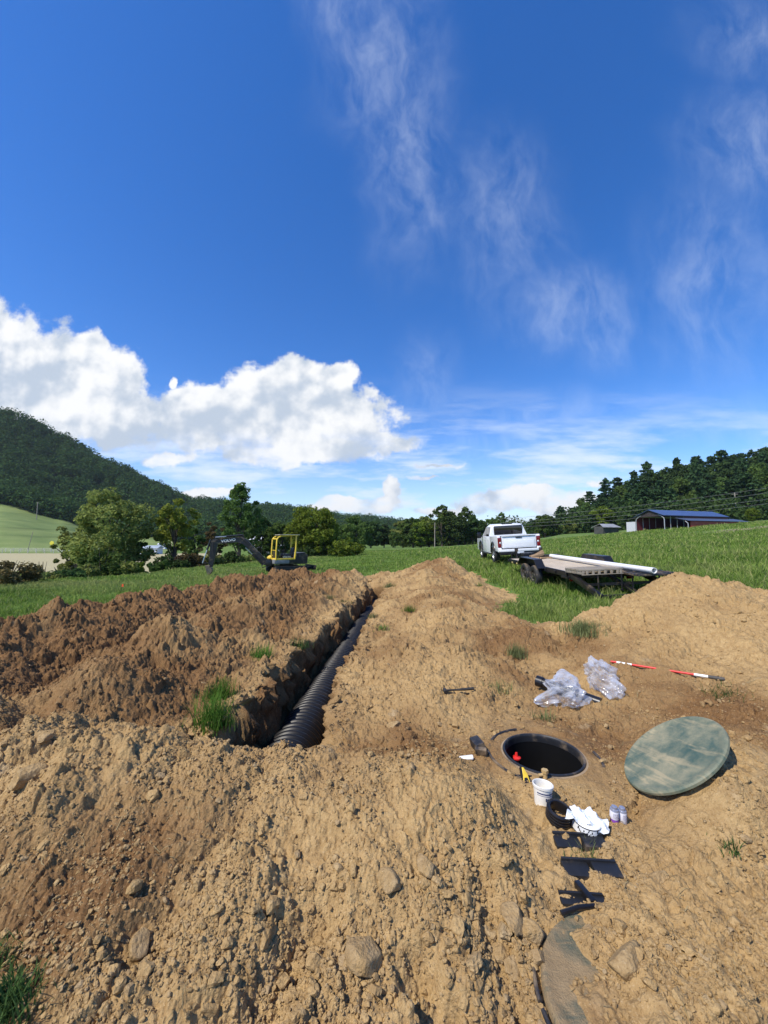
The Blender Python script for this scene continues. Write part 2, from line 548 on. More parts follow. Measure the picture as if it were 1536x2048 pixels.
def dz_at(x, y, fine=False):
    return float(dirt(np.array([x]), np.array([y]), fine)[0])
# ------------------------------------------------------------------ meshes from arrays
def np_mesh(name, V, faces, smooth=True, attrs=None):
    """faces: list of (M, k) index arrays"""
    me = bpy.data.meshes.new(name)
    V = np.asarray(V, np.float32)
    me.vertices.add(len(V))
    me.vertices.foreach_set('co', V.ravel())
    loops = np.concatenate([np.asarray(f, np.int32).ravel() for f in faces])
    tot = np.concatenate([np.full(len(f), f.shape[1], np.int32) for f in faces])
    me.loops.add(len(loops))
    me.loops.foreach_set('vertex_index', loops)
    me.polygons.add(len(tot))
    me.polygons.foreach_set('loop_start', np.concatenate([[0], np.cumsum(tot)[:-1]]).astype(np.int32))
    me.polygons.foreach_set('use_smooth', np.full(len(tot), smooth, bool))
    for k, a in (attrs or {}).items():
        at_ = me.attributes.new(k, 'FLOAT', 'POINT')
        at_.data.foreach_set('value', np.asarray(a, np.float32))
    me.update(calc_edges=True)
    me.validate()
    return me


def link(name, me, m=None, parent=None, loc=None):
    o = bpy.data.objects.new(name, me)
    COL.objects.link(o)
    if m is not None:
        me.materials.clear()
        me.materials.append(m)
    if parent is not None:
        o.parent = parent
    if loc is not None:
        o.location = loc
    return o


def structure(o):
    o['kind'] = 'structure'
    return o


def stuff(o, label=None, cat=None):
    o['kind'] = 'stuff'
    if label:
        o['label'] = label
        o['category'] = cat
    return o


def tag(o, label, cat, group=None):
    o['label'] = label
    o['category'] = cat
    if group:
        o['group'] = group
    return o


def thing(name, label, cat, loc=(0, 0, 0), rot=(0, 0, 0), group=None):
    o = bpy.data.objects.new(name, None)
    o.empty_display_size = .2
    COL.objects.link(o)
    o.location = loc
    o.rotation_euler = rot if isinstance(rot, (tuple, list)) else (0, 0, rot)
    return tag(o, label, cat, group)


def copy_tree(o, parent=None):
    c = o.copy()
    COL.objects.link(c)
    if parent is not None:
        c.parent = parent
    for ch in list(o.children):
        copy_tree(ch, c)
    return c


def grid_faces(nr, nc):
    i = np.arange(nr * nc).reshape(nr, nc)
    return np.stack([i[:-1, :-1], i[:-1, 1:], i[1:, 1:], i[1:, :-1]], -1).reshape(-1, 4)


# ------------------------------------------------------------------ materials
def mat(name):
    m = bpy.data.materials.new(name)
    m.use_nodes = True
    T = NT(m.node_tree)
    T.n.clear()
    out = T.node('ShaderNodeOutputMaterial')
    return m, T, out


def principled(T, out, col, rough=.5, metal=0.0, spec=.5, **kw):
    b = T.node('ShaderNodeBsdfPrincipled')
    T.put(b.inputs['Base Color'], col)
    T.put(b.inputs['Roughness'], rough)
    T.put(b.inputs['Metallic'], metal)
    T.put(b.inputs['Specular IOR Level'], spec)
    for k, v in kw.items():
        T.put(b.inputs[k], v)
    T.l.new(b.outputs[0], out.inputs[0])
    return b


def bump(T, b, h, strength=.4, dist=.01):
    n = T.node('ShaderNodeBump')
    n.inputs['Strength'].default_value = strength
    n.inputs['Distance'].default_value = dist
    T.put(n.inputs['Height'], h)
    T.l.new(n.outputs[0], b.inputs['Normal'])


def plain(name, col, rough=.5, metal=0.0, var=.12, scale=9.0, dirt_amt=0.0, spec=.5, coat=0.0):
    """a paint or plastic with slight blotches and, if asked, a film of tan dust"""
    m, T, out = mat(name)
    tc = T.node('ShaderNodeTexCoord').outputs['Object']
    n = T.noise(tc, scale, 5, .6)
    c = T.mix(T.ramp(n, .3, .7), tuple(x * (1 - var) for x in col), tuple(min(1, x * (1 + var)) for x in col))
    r = rough
    if dirt_amt > 0:
        d = T.ramp(T.noise(tc, scale * .7, 7, .65), .62 - .4 * dirt_amt, .80 - .25 * dirt_amt, 0, min(1, .35 + dirt_amt))
        c = T.mix(d, c, (.33, .235, .135))
        r = T.m('ADD', rough, T.m('MULTIPLY', d, .8 - rough))
    b = principled(T, out, c, r, metal, spec)
    b.inputs['Coat Weight'].default_value = coat
    b.inputs['Coat Roughness'].default_value = .08
    bump(T, b, T.noise(tc, scale * 6, 3, .6), .06, .01)
    return m


def leaf_mat(name, c0, c1, trans=.35):
    m, T, out = mat(name)
    g = T.node('ShaderNodeNewGeometry')
    oi = T.node('ShaderNodeObjectInfo')
    r = g.outputs['Random Per Island']
    pos = T.node('ShaderNodeTexCoord').outputs['Object']
    n = T.ramp(T.noise(pos, .55, 3, .6), .3, .7)
    f = T.m('ADD', T.m('MULTIPLY', r, .55), T.m('MULTIPLY', n, .45))
    c = T.mix(f, c0, c1)
    hs = T.node('ShaderNodeHueSaturation')
    T.l.new(c, hs.inputs['Color'])
    T.put(hs.inputs['Value'], T.ramp(oi.outputs['Random'], 0, 1, .8, 1.2, smooth=False))
    T.put(hs.inputs['Hue'], T.ramp(oi.outputs['Random'], 0, 1, .488, .512, smooth=False))
    c = hs.outputs[0]
    d = T.node('ShaderNodeBsdfDiffuse')
    t = T.node('ShaderNodeBsdfTranslucent')
    T.put(d.inputs[0], c)
    T.put(t.inputs[0], c)
    mx = T.node('ShaderNodeMixShader')
    mx.inputs[0].default_value = trans
    T.l.new(d.outputs[0], mx.inputs[1])
    T.l.new(t.outputs[0], mx.inputs[2])
    T.l.new(mx.outputs[0], out.inputs[0])
    return m


def soil_mat(name, clod=False):
    m, T, out = mat(name)
    tc = T.node('ShaderNodeTexCoord').outputs['Object']
    at_ = T.node('ShaderNodeAttribute', attribute_name='damp')
    st = T.node('ShaderNodeAttribute', attribute_name='stone')
    damp = at_.outputs['Fac']
    stone = st.outputs['Fac']
    n1 = T.noise(tc, 2.2, 6, .6)
    n2 = T.noise(tc, 17.0, 6, .65)
    n3 = T.noise(tc, 95.0, 4, .7)
    d = T.ramp(T.m('ADD', damp, T.m('MULTIPLY', T.m('SUBTRACT', T.m('ADD', n1, n2), 1.0), .9)), .12, .88)
    dry = T.mix(T.ramp(n2, .3, .72), SOIL['dry0'], SOIL['dry1'])
    wet = T.mix(T.ramp(n2, .3, .72), SOIL['wet0'], SOIL['wet1'])
    c = T.mix(d, dry, wet)
    # grit: pale and dark grains
    n4 = T.noise(tc, 210.0, 3, .7)
    c = T.mix(T.ramp(n3, .58, .72, 0, .60), c, SOIL['pale'])
    c = T.mix(T.ramp(n3, .42, .28, 0, .70), c, SOIL['dark'])
    c = T.mix(T.ramp(n4, .62, .70, 0, .55), c, SOIL['pale'])
    c = T.mix(T.ramp(n4, .40, .30, 0, .55), c, SOIL['dark'])
    c = T.mix(T.m('MULTIPLY', stone, .75), c, T.mix(T.ramp(n2, .35, .7), (.27, .185, .095), (.42, .32, .19)))
    b = principled(T, out, c, .95, 0, .15)
    vor = T.node('ShaderNodeTexVoronoi')
    vor.inputs['Scale'].default_value = 75
    T.put(vor.inputs['Vector'], tc)
    h = T.m('ADD', T.m('MULTIPLY', vor.outputs['Distance'], -.5), T.m('ADD', n2, T.m('MULTIPLY', n3, .7)))
    h = T.m('ADD', h, T.m('MULTIPLY', n4, .25))
    bump(T, b, h, .8, .013)
    return m


SOIL = {'dry0': (.322, .206, .088), 'dry1': (.465, .318, .146), 'wet0': (.128, .066, .027), 'wet1': (.240, .134, .054), 'pale': (.62, .475, .285), 'dark': (.11, .064, .032)}
M = {}
M['soil'] = soil_mat('soil')
M['clod'] = soil_mat('clod_soil', True)


def ground_mat():
    m, T, out = mat('meadow_ground')
    tc = T.node('ShaderNodeTexCoord').outputs['Object']
    cov = T.node('ShaderNodeAttribute', attribute_name='cover').outputs['Fac']     # 0 meadow 1 hay 2 hillside pasture 3 forest floor 4 bare track
    n1 = T.noise(tc, .35, 5, .6)
    n2 = T.noise(tc, 3.0, 6, .65)
    n3 = T.noise(tc, .05, 4, .6)
    g = T.mix(T.ramp(n1, .3, .7), (.092, .158, .032), (.170, .240, .060))
    g = T.mix(T.ramp(n2, .35, .7, 0, .6), g, (.045, .095, .018))
    g = T.mix(T.ramp(T.noise(tc, .16, 4, .6), .52, .72, 0, .55), g, (.17, .205, .075))
    hay = T.mix(n2, (.34, .30, .165), (.44, .395, .235))
    past = T.mix(T.ramp(n3, .35, .65), (.135, .190, .060), (.205, .255, .085))
    st = T.vm('MULTIPLY', tc, (.01, .01, .6))
    past = T.mix(T.ramp(T.noise(st, 1.0, 5, .6), .5, .7, 0, .6), past, (.065, .10, .03))
    forest = T.mix(n1, (.014, .028, .010), (.026, .045, .016))
    bare = T.mix(n2, (.20, .155, .09), (.34, .28, .18))
    c = g
    for k, cc in ((1, hay), (2, past), (3, forest), (4, bare)):
        f = T.ramp(cov, k - .9, k - .35)
        c = T.mix(f, c, cc)
    b = principled(T, out, c, .95, 0, .1)
    bump(T, b, n2, .5, .1)
    return m


def smoothmax_band(x, a, b, w):
    return sstep(a, a + w, x) * (1 - sstep(b - w, b, x))


def build_ground():
    nr, nc = 470, 1000
    rr = np.concatenate([np.linspace(0, 5, 8), np.exp(np.linspace(math.log(5.2), math.log(4500), nr - 8))])
    # angles: dense ahead, coarse behind
    t = np.linspace(-1, 1, nc)
    ang = PI * (.33 * t + .67 * t ** 5)
    Rr, A = np.meshgrid(rr, ang, indexing='ij')
    X = Rr * np.sin(A)
    Y = Rr * np.cos(A)
    Z = terrain(X.ravel(), Y.ravel()).reshape(X.shape)
    s = inside(X, Y)
    dug = (s > .28) | ((np.abs(X) < 7.4) & (Y < 7.0) & (Y > -5.0))
    Z = np.where(dug & (Y < 19), Z - 3.0, Z)
    a = X / np.maximum(Y, 20)
    cover = np.zeros_like(X)
    v_hay = (X < np.interp(Y, [30, 45, 60, 90, 130], [-30, -27, -27, -30, -50])) & (Y > 34) & (Y < 122) & (a < -.42)
    cover = np.where(v_hay, 1, cover)
    cover = np.where((a < -.55) & (Y >= 122) & (Y < 262), 2, cover)
    cover = np.where((a < .46) & (Y > 262) & (X < Y * .3), 3, cover)
    cover = np.where((a > .47) & (Y > 128), 3, cover)
    cover = np.where((Y > 330), 3, cover)
    cover = np.where((a < .30) & (a > -.55) & (Y > 150) & (Y < 330), .0, cover)
    track = np.exp(-((Y - (47 + .12 * (X - 45))) / 2.6) ** 2) * sstep(34, 42, X) * (.7 + .5 * fbm(X / 3, Y / 2, 3, 8))
    cover = np.where(track > .45, 4, cover)
    F = grid_faces(nr, nc)
    me = np_mesh('ground', np.stack([X.ravel(), Y.ravel(), Z.ravel()], 1), [F], True, {'cover': cover.ravel()})
    structure(link('ground', me, ground_mat()))


build_ground()


def build_dirt():
    nr, nc = 1600, 1650
    off = 1.7
    rr = np.exp(np.linspace(math.log(1.45), math.log(19.8 + off), nr))
    t = np.linspace(-1, 1, nc)
    t = .82 * t + .18 * t ** 3
    Y = np.repeat((rr - off)[:, None], nc, 1)
    X = rr[:, None] * t[None, :] * 1.27
    x = X.ravel()
    y = Y.ravel()
    z = dirt(x, y)
    # the cut walls of the trench crumble sideways
    _xl, _xr = trench_edges(y)
    _w = sstep(-.25, -.05, np.minimum(x - _xl, _xr - x)) * (1 - sstep(.10, .35, np.minimum(x - _xl, _xr - x))) * (y > 2.7) * (y < 14.4)
    _gx = x + _w * (.10 * fbm(y / .28, z / .20, 4, 171) + .05 * perlin(y / .07, z / .06, 173))
    # how damp and how stony the soil is, a map of the ground itself
    n = fbm(x / 1.3, y / 1.3, 4, 201)
    damp = .28 + .34 * n
    damp = damp + .46 * sstep(-1.1, -2.2, x) * sstep(2.5, 4.0, y) + .26 * sstep(-3.6, -4.6, x)
    damp = damp + .10 * sstep(.9, 2.2, x) * sstep(3, 5, y) + .14 * sstep(-.8, .4, x) * sstep(3.2, 4.5, y)
    damp = damp + .2 * sstep(9, 13, y) * sstep(0, -2, x)
    damp = damp - .34 * sstep(2.2, 3.8, x) * sstep(3.2, 4.6, y)
    damp = damp - .22 * sstep(2.9, 2.3, y)
    for (cx, cy, r, k) in [(2.9, 3.55, .55, .42), (.75, 3.3, .55, .42), (1.9, 3.35, .4, .4), (-1.05, 2.0, .42, .5), (-1.3, 1.6, .4, .35), (-.35, 2.35, .35, .4), (.2, 2.75, .5, .3), (-2.6, 1.9, .5, .45), (-1.75, 1.45, .6, .45), (1.5, 2.5, .3, .25)]:
        damp = damp + k * np.exp(-(((x - cx) ** 2 + (y - cy) ** 2) / r ** 2))
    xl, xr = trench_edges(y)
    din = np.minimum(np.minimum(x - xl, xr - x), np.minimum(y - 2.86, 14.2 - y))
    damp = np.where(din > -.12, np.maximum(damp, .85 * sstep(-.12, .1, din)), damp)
    h = pebbles(x + .03 * perlin(x / .1, y / .1, 3), y, .16, 101, .16)
    stone = sstep(.03, .06, h) * sstep(.2, .7, fbm(x / .16, y / .16, 1, 5) + .5)
    me = np_mesh('dirt', np.stack([_gx, y, z], 1), [grid_faces(nr, nc)], True, {'damp': damp, 'stone': stone})
    structure(link('dirt_ground', me, M['soil']))


build_dirt()


def ico(sub):
    bm = bmesh.new()
    bmesh.ops.create_icosphere(bm, subdivisions=sub, radius=1.0)
    v = np.array([q.co[:] for q in bm.verts])
    f = np.array([[q.index for q in p.verts] for p in bm.faces])
    bm.free()
    return v, f


def rand_rot(n, g):
    q = g.normal(size=(n, 4))
    q /= np.linalg.norm(q, axis=1)[:, None]
    w, x, y, z = q.T
    return np.stack([np.stack([1 - 2 * (y * y + z * z), 2 * (x * y - z * w), 2 * (x * z + y * w)], -1),
                     np.stack([2 * (x * y + z * w), 1 - 2 * (x * x + z * z), 2 * (y * z - x * w)], -1),
                     np.stack([2 * (x * z - y * w), 2 * (y * z + x * w), 1 - 2 * (x * x + y * y)], -1)], 1)


def clear_of_things(x, y):
    dt = np.hypot(x - TANK[0], y - TANK[1])
    ok = dt > .40
    ok &= np.hypot(x - 1.0, y - 2.25) > .16
    return ok


def build_clods():
    g = np.random.default_rng(12)
    Vs, Fs, dm, sn = [], [], [], []
    base = 0
    for (cnt, sub, smin, smax_, ymax) in ((110000, 1, .0028, .0085, 3.4), (60000, 1, .005, .016, 8.0), (9000, 2, .010, .034, 16.0), (170, 3, .020, .042, 15.0), (200, 3, .010, .034, -1), (2600, 2, .006, .018, -1)):
        vv, ff = ico(sub)
        y = np.exp(g.uniform(math.log(.95), math.log(max(ymax, 2)), cnt))
        x = g.uniform(-1.25, 1.25, cnt) * y
        if ymax < 0:                               # cobbles gathered in the gully left of the buried lid and along the foot of the heap
            k = g.uniform(size=cnt)
            x = np.where(k < .6, .50 + .16 * g.normal(size=cnt) + .1 * g.normal(size=cnt), g.uniform(-1.6, .6, cnt))
            y = np.where(k < .6, 1.55 + .26 * g.normal(size=cnt), 1.45 + .22 * g.normal(size=cnt) + .05 * x)
        cl = fbm(x / .45, y / .45, 3, 301)
        keep = (g.uniform(size=cnt) < .38 + .75 * cl + (ymax < 0)) & (np.hypot(x - LIDC[0], y - LIDC[1]) > (.30 if ymax < 0 else 0)) & (inside(x, y) > .05) & clear_of_things(x, y)
        xl, xr = trench_edges(y)
        tr = (x > xl - .05) & (x < xr + .05) & (y > 2.8) & (y < 14.3)
        keep &= ~tr
        x, y = x[keep], y[keep]
        n = len(x)
        u = g.uniform(size=n)
        s = smin * (smax_ / smin) ** (u ** 2.2)
        z = dirt(x, y)
        # lumpy shapes: eight variants of the unit ball
        var = []
        for k in range(10):
            d = 1 + .20 * np.sin(vv @ g.normal(size=3) * 2.3 + g.uniform(0, 6)) + .16 * np.sin(vv @ g.normal(size=3) * 3.9 + g.uniform(0, 6)) + .05 * g.normal(size=len(vv))
            a = vv * d[:, None]
            a = np.clip(a, -g.uniform(.5, 1.0, 3), g.uniform(.5, 1.0, 3))
            var.append(a)
        var = np.array(var)[g.integers(0, 10, n)]
        sc = g.uniform(.62, 1.25, (n, 3)) * s[:, None]
        var = var * sc[:, None, :]
        var = np.einsum('nij,nkj->nki', rand_rot(n, g), var)
        var[:, :, 2] *= .85
        var += np.stack([x, y, z + s * .28], 1)[:, None, :]
        Vs.append(var.reshape(-1, 3))
        Fs.append((ff[None] + (np.arange(n) * len(vv))[:, None, None]).reshape(-1, 3) + base)
        base += n * len(vv)
        dd = .22 + .32 * fbm(x / 1.3, y / 1.3, 4, 201) + .38 * sstep(-1.1, -2.2, x) * sstep(2.5, 4, y) + .26 * sstep(-3.6, -4.6, x) - .3 * sstep(2.2, 3.8, x) * sstep(3.2, 4.6, y) - .2 * sstep(2.9, 2.3, y) + g.normal(size=n) * .12
        dm.append(np.repeat(dd, len(vv)))
        sn.append(np.repeat(np.where(g.uniform(size=n) < .22, g.uniform(.3, 1, n), 0), len(vv)))
    me = np_mesh('loose_clods', np.concatenate(Vs), [np.concatenate(Fs)], False, {'damp': np.concatenate(dm), 'stone': np.concatenate(sn)})
    stuff(link('loose_clods', me, M['clod']), 'loose clods and gravel strewn over the dug soil', 'clods')


build_clods()


def build_grass():
    g = np.random.default_rng(3)
    n = 680000
    y = np.exp(g.uniform(math.log(5.0), math.log(75.0), n))
    x = g.uniform(-1.2, 1.25, n) * y
    s = inside(x, y)
    keep = (s < .10 + .12 * g.normal(size=n)) | (y > 19.0)
    keep &= ~((x < -16) & (y < 60)) & (x > np.interp(y, [0, 30, 47, 60, 100], [-16.2, -15.8, -11.5, -8, 0]))
    cl = fbm(x / .8, y / .8, 3, 401)
    keep &= g.uniform(size=n) < .72 + .5 * cl
    keep &= ~((y > 44) & (y < 51) & (x > 38) & (g.uniform(size=n) < .8))
    x, y, cl = x[keep], y[keep], cl[keep]
    n = len(x)
    right = sstep(1.5, 5, x)
    hgt = lerp(.11, .19, right) * (.55 + .9 * g.uniform(size=n)) * (1 + .45 * cl)
    tall = g.uniform(size=n) < .016 + .03 * right
    hgt = np.where(tall, hgt * 1.8, hgt)
    # trampled shorter beside the trailer
    hgt *= 1 - .35 * np.exp(-(((x - 4.6) / 1.2) ** 2 + ((y - 10.5) / 3.5) ** 2))
    wd = np.maximum(.0055, y * .0007) * g.uniform(.7, 1.3, n)
    a = g.uniform(0, 2 * PI, n)
    lean = g.uniform(.15, .95, n) * hgt
    la = g.uniform(0, 2 * PI, n)
    z = terrain(x, y) - .02
    P = np.stack([x, y, z], 1)
    side = np.stack([np.cos(a), np.sin(a), 0 * a], 1) * wd[:, None]
    ld = np.stack([np.cos(la), np.sin(la), 0 * la], 1)
    up = np.array([0, 0, 1.0])
    mid = P + ld * (lean * .35)[:, None] + up * (hgt * .62)[:, None]
    tip = P + ld * lean[:, None] + up * (hgt * g.uniform(.75, 1.05, n))[:, None]
    V = np.stack([P - side, P + side, mid - side * .8, mid + side * .8, tip], 1).reshape(-1, 3)
    i = np.arange(n)[:, None] * 5
    Q = i + np.array([[0, 1, 3, 2]])
    Tt = i + np.array([[2, 3, 4]])
    var = np.clip(.45 + .38 * fbm(x / 2.6, y / 2.6, 3, 411) + .26 * g.normal(size=n), 0, 1)
    dry = np.where((g.uniform(size=n) < .05) | tall, g.uniform(.4, 1, n), np.clip(.5 * fbm(x / 6, y / 6, 2, 421) - .18 + .35 * sstep(-3, -8, x), 0, .6))
    me = np_mesh('meadow_grass', V, [Q, Tt], True, {'var': np.repeat(var, 5), 'dry': np.repeat(dry, 5)})
    m, T, out = mat('grass_blades')
    v = T.node('ShaderNodeAttribute', attribute_name='var').outputs['Fac']
    d = T.node('ShaderNodeAttribute', attribute_name='dry').outputs['Fac']
    c = T.mix(v, (.095, .170, .028), (.285, .385, .085))
    c = T.mix(d, c, (.36, .35, .14))
    df = T.node('ShaderNodeBsdfDiffuse')
    tr = T.node('ShaderNodeBsdfTranslucent')
    T.put(df.inputs[0], c)
    T.put(tr.inputs[0], c)
    mx = T.node('ShaderNodeMixShader')
    mx.inputs[0].default_value = .35
    T.l.new(df.outputs[0], mx.inputs[1])
    T.l.new(tr.outputs[0], mx.inputs[2])
    T.l.new(mx.outputs[0], out.inputs[0])
    stuff(link('meadow_grass', me, m), 'long green meadow grass round the dug strip', 'grass')


build_grass()
# ------------------------------------------------------------------ mesh builder for made things
class MB:
    def __init__(self):
        self.bm = bmesh.new()

    def _xf(self, verts, loc=(0, 0, 0), rot=None):
        if rot is not None:
            bmesh.ops.rotate(self.bm, verts=verts, cent=(0, 0, 0), matrix=Euler(rot).to_matrix())
        bmesh.ops.translate(self.bm, verts=verts, vec=loc)

    def box(self, c, s, rot=None, bev=0.0):
        r = bmesh.ops.create_cube(self.bm, size=1.0)['verts']
        bmesh.ops.scale(self.bm, verts=r, vec=s)
        if bev > 0:
            ed = list({e for q in r for e in q.link_edges})
            out = bmesh.ops.bevel(self.bm, geom=ed, offset=bev, segments=2, affect='EDGES', profile=.6)
            r = list({q for f in out['faces'] for q in f.verts} | {q for q in r if q.is_valid})
        self._xf(r, c, rot)
        return self

    def cyl(self, p0, p1, r0, r1=None, n=16, cap=True):
        r1 = r0 if r1 is None else r1
        p0, p1 = Vector(p0), Vector(p1)
        d = p1 - p0
        L = d.length
        q = bmesh.ops.create_cone(self.bm, cap_ends=cap, segments=n, radius1=r0, radius2=r1, depth=L)['verts']
        mtx = Matrix.Translation((p0 + p1) / 2) @ d.to_track_quat('Z', 'Y').to_matrix().to_4x4()
        bmesh.ops.transform(self.bm, matrix=mtx, verts=q)
        return self

    def tube(self, pts, r, n=10, closed=False, cap=True):
        pts = [Vector(p) for p in pts]
        rs = r if isinstance(r, (list, tuple)) else [r] * len(pts)
        rings = []
        up = Vector((0, 0, 1))
        prev = None
        N = len(pts)
        for i, p in enumerate(pts):
            if closed:
                t = (pts[(i + 1) % N] - pts[i - 1]).normalized()
            else:
                t = (pts[min(i + 1, N - 1)] - pts[max(i - 1, 0)]).normalized()
            if prev is None:
                ref = up if abs(t.dot(up)) < .95 else Vector((1, 0, 0))
                x = t.cross(ref).normalized()
            else:
                x = (prev - t * prev.dot(t)).normalized()
            prev = x
            y = t.cross(x)
            rings.append([self.bm.verts.new(p + (x * math.cos(2 * PI * k / n) + y * math.sin(2 * PI * k / n)) * rs[i]) for k in range(n)])
        m = N if closed else N - 1
        for i in range(m):
            a, b = rings[i], rings[(i + 1) % N]
            for k in range(n):
                self.bm.faces.new((a[k], a[(k + 1) % n], b[(k + 1) % n], b[k]))
        if cap and not closed:
            self.bm.faces.new(rings[0][::-1])
            self.bm.faces.new(rings[-1])
        return self

    def lathe(self, prof, n=48, loc=(0, 0, 0), rot=None, closed=False):
        """profile of (radius, z); a radius of 0 closes the end"""
        rings, allv = [], []
        for (r, z) in prof:
            if r <= 1e-6:
                v = self.bm.verts.new((0, 0, z))
                rings.append([v])
                allv.append(v)
            else:
                rg = [self.bm.verts.new((r * math.cos(2 * PI * k / n), r * math.sin(2 * PI * k / n), z)) for k in range(n)]
                rings.append(rg)
                allv += rg
        seq = list(zip(rings, rings[1:])) + ([(rings[-1], rings[0])] if closed else [])
        for a, b in seq:
            for k in range(n):
                k2 = (k + 1) % n
                if len(a) == 1 and len(b) == 1:
                    continue
                if len(a) == 1:
                    self.bm.faces.new((a[0], b[k2], b[k]))
                elif len(b) == 1:
                    self.bm.faces.new((a[k], a[k2], b[0]))
                else:
                    self.bm.faces.new((a[k], a[k2], b[k2], b[k]))
        self._xf(allv, loc, rot)
        return self

    def prism(self, pts, axis, d0, d1, bev=0.0):
        """outline in the plane across `axis`, pushed from d0 to d1 along it"""
        def P(p, d):
            return {'x': (d, p[0], p[1]), 'y': (p[0], d, p[1]), 'z': (p[0], p[1], d)}[axis]
        a = [self.bm.verts.new(P(p, d0)) for p in pts]
        b = [self.bm.verts.new(P(p, d1)) for p in pts]
        n = len(pts)
        fs = [self.bm.faces.new(a[::-1]), self.bm.faces.new(b)]
        for k in range(n):
            fs.append(self.bm.faces.new((a[k], a[(k + 1) % n], b[(k + 1) % n], b[k])))
        if bev > 0:
            ed = list({e for f in fs for e in f.edges})
            bmesh.ops.bevel(self.bm, geom=ed, offset=bev, segments=2, affect='EDGES', profile=.6)
        return self

    def loft(self, secs, cap=True):
        rings = [[self.bm.verts.new(p) for p in s] for s in secs]
        n = len(rings[0])
        for a, b in zip(rings, rings[1:]):
            for k in range(n):
                self.bm.faces.new((a[k], a[(k + 1) % n], b[(k + 1) % n], b[k]))
        if cap:
            self.bm.faces.new(rings[0][::-1])
            self.bm.faces.new(rings[-1])
        return self

    def quad(self, *p):
        self.bm.faces.new([self.bm.verts.new(q) for q in p])
        return self

    def ball(self, c, r, sub=3, scale=(1, 1, 1)):
        v = bmesh.ops.create_icosphere(self.bm, subdivisions=sub, radius=r)['verts']
        bmesh.ops.scale(self.bm, verts=v, vec=scale)
        self._xf(v, c)
        return self

    def mesh(self, name, smooth=True, angle=35):
        bm = self.bm
        bmesh.ops.recalc_face_normals(bm, faces=bm.faces[:])
        for f in bm.faces:
            f.smooth = smooth
        if smooth:
            lim = math.radians(angle)
            for e in bm.edges:
                if len(e.link_faces) == 2 and e.calc_face_angle(0) > lim:
                    e.smooth = False
        me = bpy.data.meshes.new(name)
        bm.to_mesh(me)
        bm.free()
        return me

    def build(self, name, m, parent=None, smooth=True, loc=None, angle=35):
        return link(name, self.mesh(name, smooth, angle), m, parent, loc)


def split_loose(o):
    """every separate piece of a part becomes a part of its own beside it"""
    me = o.data
    n = len(me.vertices)
    par = list(range(n))

    def find(i):
        while par[i] != i:
            par[i] = par[par[i]]
            i = par[i]
        return i
    for e in me.edges:
        a, b = find(e.vertices[0]), find(e.vertices[1])
        if a != b:
            par[a] = b
    roots = sorted({find(i) for i in range(n)})
    if len(roots) < 2:
        return [o]
    out = []
    for r in roots[1:]:
        bm = bmesh.new()
        bm.from_mesh(me)
        bmesh.ops.delete(bm, geom=[v for v in bm.verts if find(v.index) != r], context='VERTS')
        m2 = bpy.data.meshes.new(me.name)
        bm.to_mesh(m2)
        bm.free()
        c = link(o.name.split('.')[0], m2, None, o.parent)
        for q in me.materials:
            m2.materials.append(q)
        c.matrix_local = o.matrix_local.copy()
        for md in o.modifiers:
            q = c.modifiers.new(md.name, md.type)
            q.thickness = md.thickness
        out.append(c)
    bm = bmesh.new()
    bm.from_mesh(me)
    bmesh.ops.delete(bm, geom=[v for v in bm.verts if find(v.index) != roots[0]], context='VERTS')
    bm.to_mesh(me)
    bm.free()
    return [o] + out


def lettering(name, text, size, m, parent, loc, rot, depth=.002, bold=0.0):
    cu = bpy.data.curves.new(name, 'FONT')
    cu.body = text
    cu.size = size
    cu.extrude = depth
    cu.offset = bold
    cu.align_x = 'CENTER'
    cu.align_y = 'CENTER'
    o = bpy.data.objects.new(name, cu)
    COL.objects.link(o)
    dg = bpy.context.evaluated_depsgraph_get()
    me = bpy.data.meshes.new_from_object(o.evaluated_get(dg))
    bpy.data.objects.remove(o)
    me.name = name
    q = link(name, me, m, parent, loc)
    q.rotation_euler = rot
    return q


M['black_plastic'] = plain('black_plastic', (.010, .010, .012), .34, 0, .3, 6, 0)
M['black_plastic_dusty'] = plain('black_plastic_dusty', (.016, .017, .020), .5, 0, .3, 7, .45)
M['tank_black'] = plain('tank_black', (.014, .015, .018), .5, 0, .3, 7, .24)
M['black_paint'] = plain('black_paint', (.011, .011, .013), .36, 0, .25, 3, .26)
M['dark_steel'] = plain('dark_steel', (.055, .05, .045), .55, .6, .3, 8, .2)
M['rubber'] = plain('rubber', (.018, .018, .019), .75, 0, .3, 6, .18)
M['bright_metal'] = plain('bright_metal', (.55, .55, .56), .3, .9, .1, 6)
M['alloy'] = plain('alloy', (.42, .43, .45), .35, .8, .15, 9, .06)
M['white_paint'] = plain('white_paint', (.80, .81, .82), .28, 0, .02, 2, 0, .5, .6)
M['white_plastic'] = plain('white_plastic', (.78, .78, .76), .4, 0, .04, 5, .10)
M['yellow_paint'] = plain('yellow_paint', (.74, .52, .045), .45, 0, .12, 4, .28)
M['grey_paint'] = plain('grey_paint', (.22, .22, .225), .5, .1, .2, 4, .1)
M['red_lens'] = plain('red_lens', (.17, .005, .008), .15, 0, .15, 8)
M['red_paint'] = plain('red_paint', (.62, .025, .020), .4, 0, .15, 12, .1)
M['tan_wood'] = None


def glass_mat(name, col, rough=.04):
    m, T, out = mat(name)
    principled(T, out, col, rough, 0, .7)
    return m


M['dark_glass'] = glass_mat('dark_glass', (.018, .016, .016))


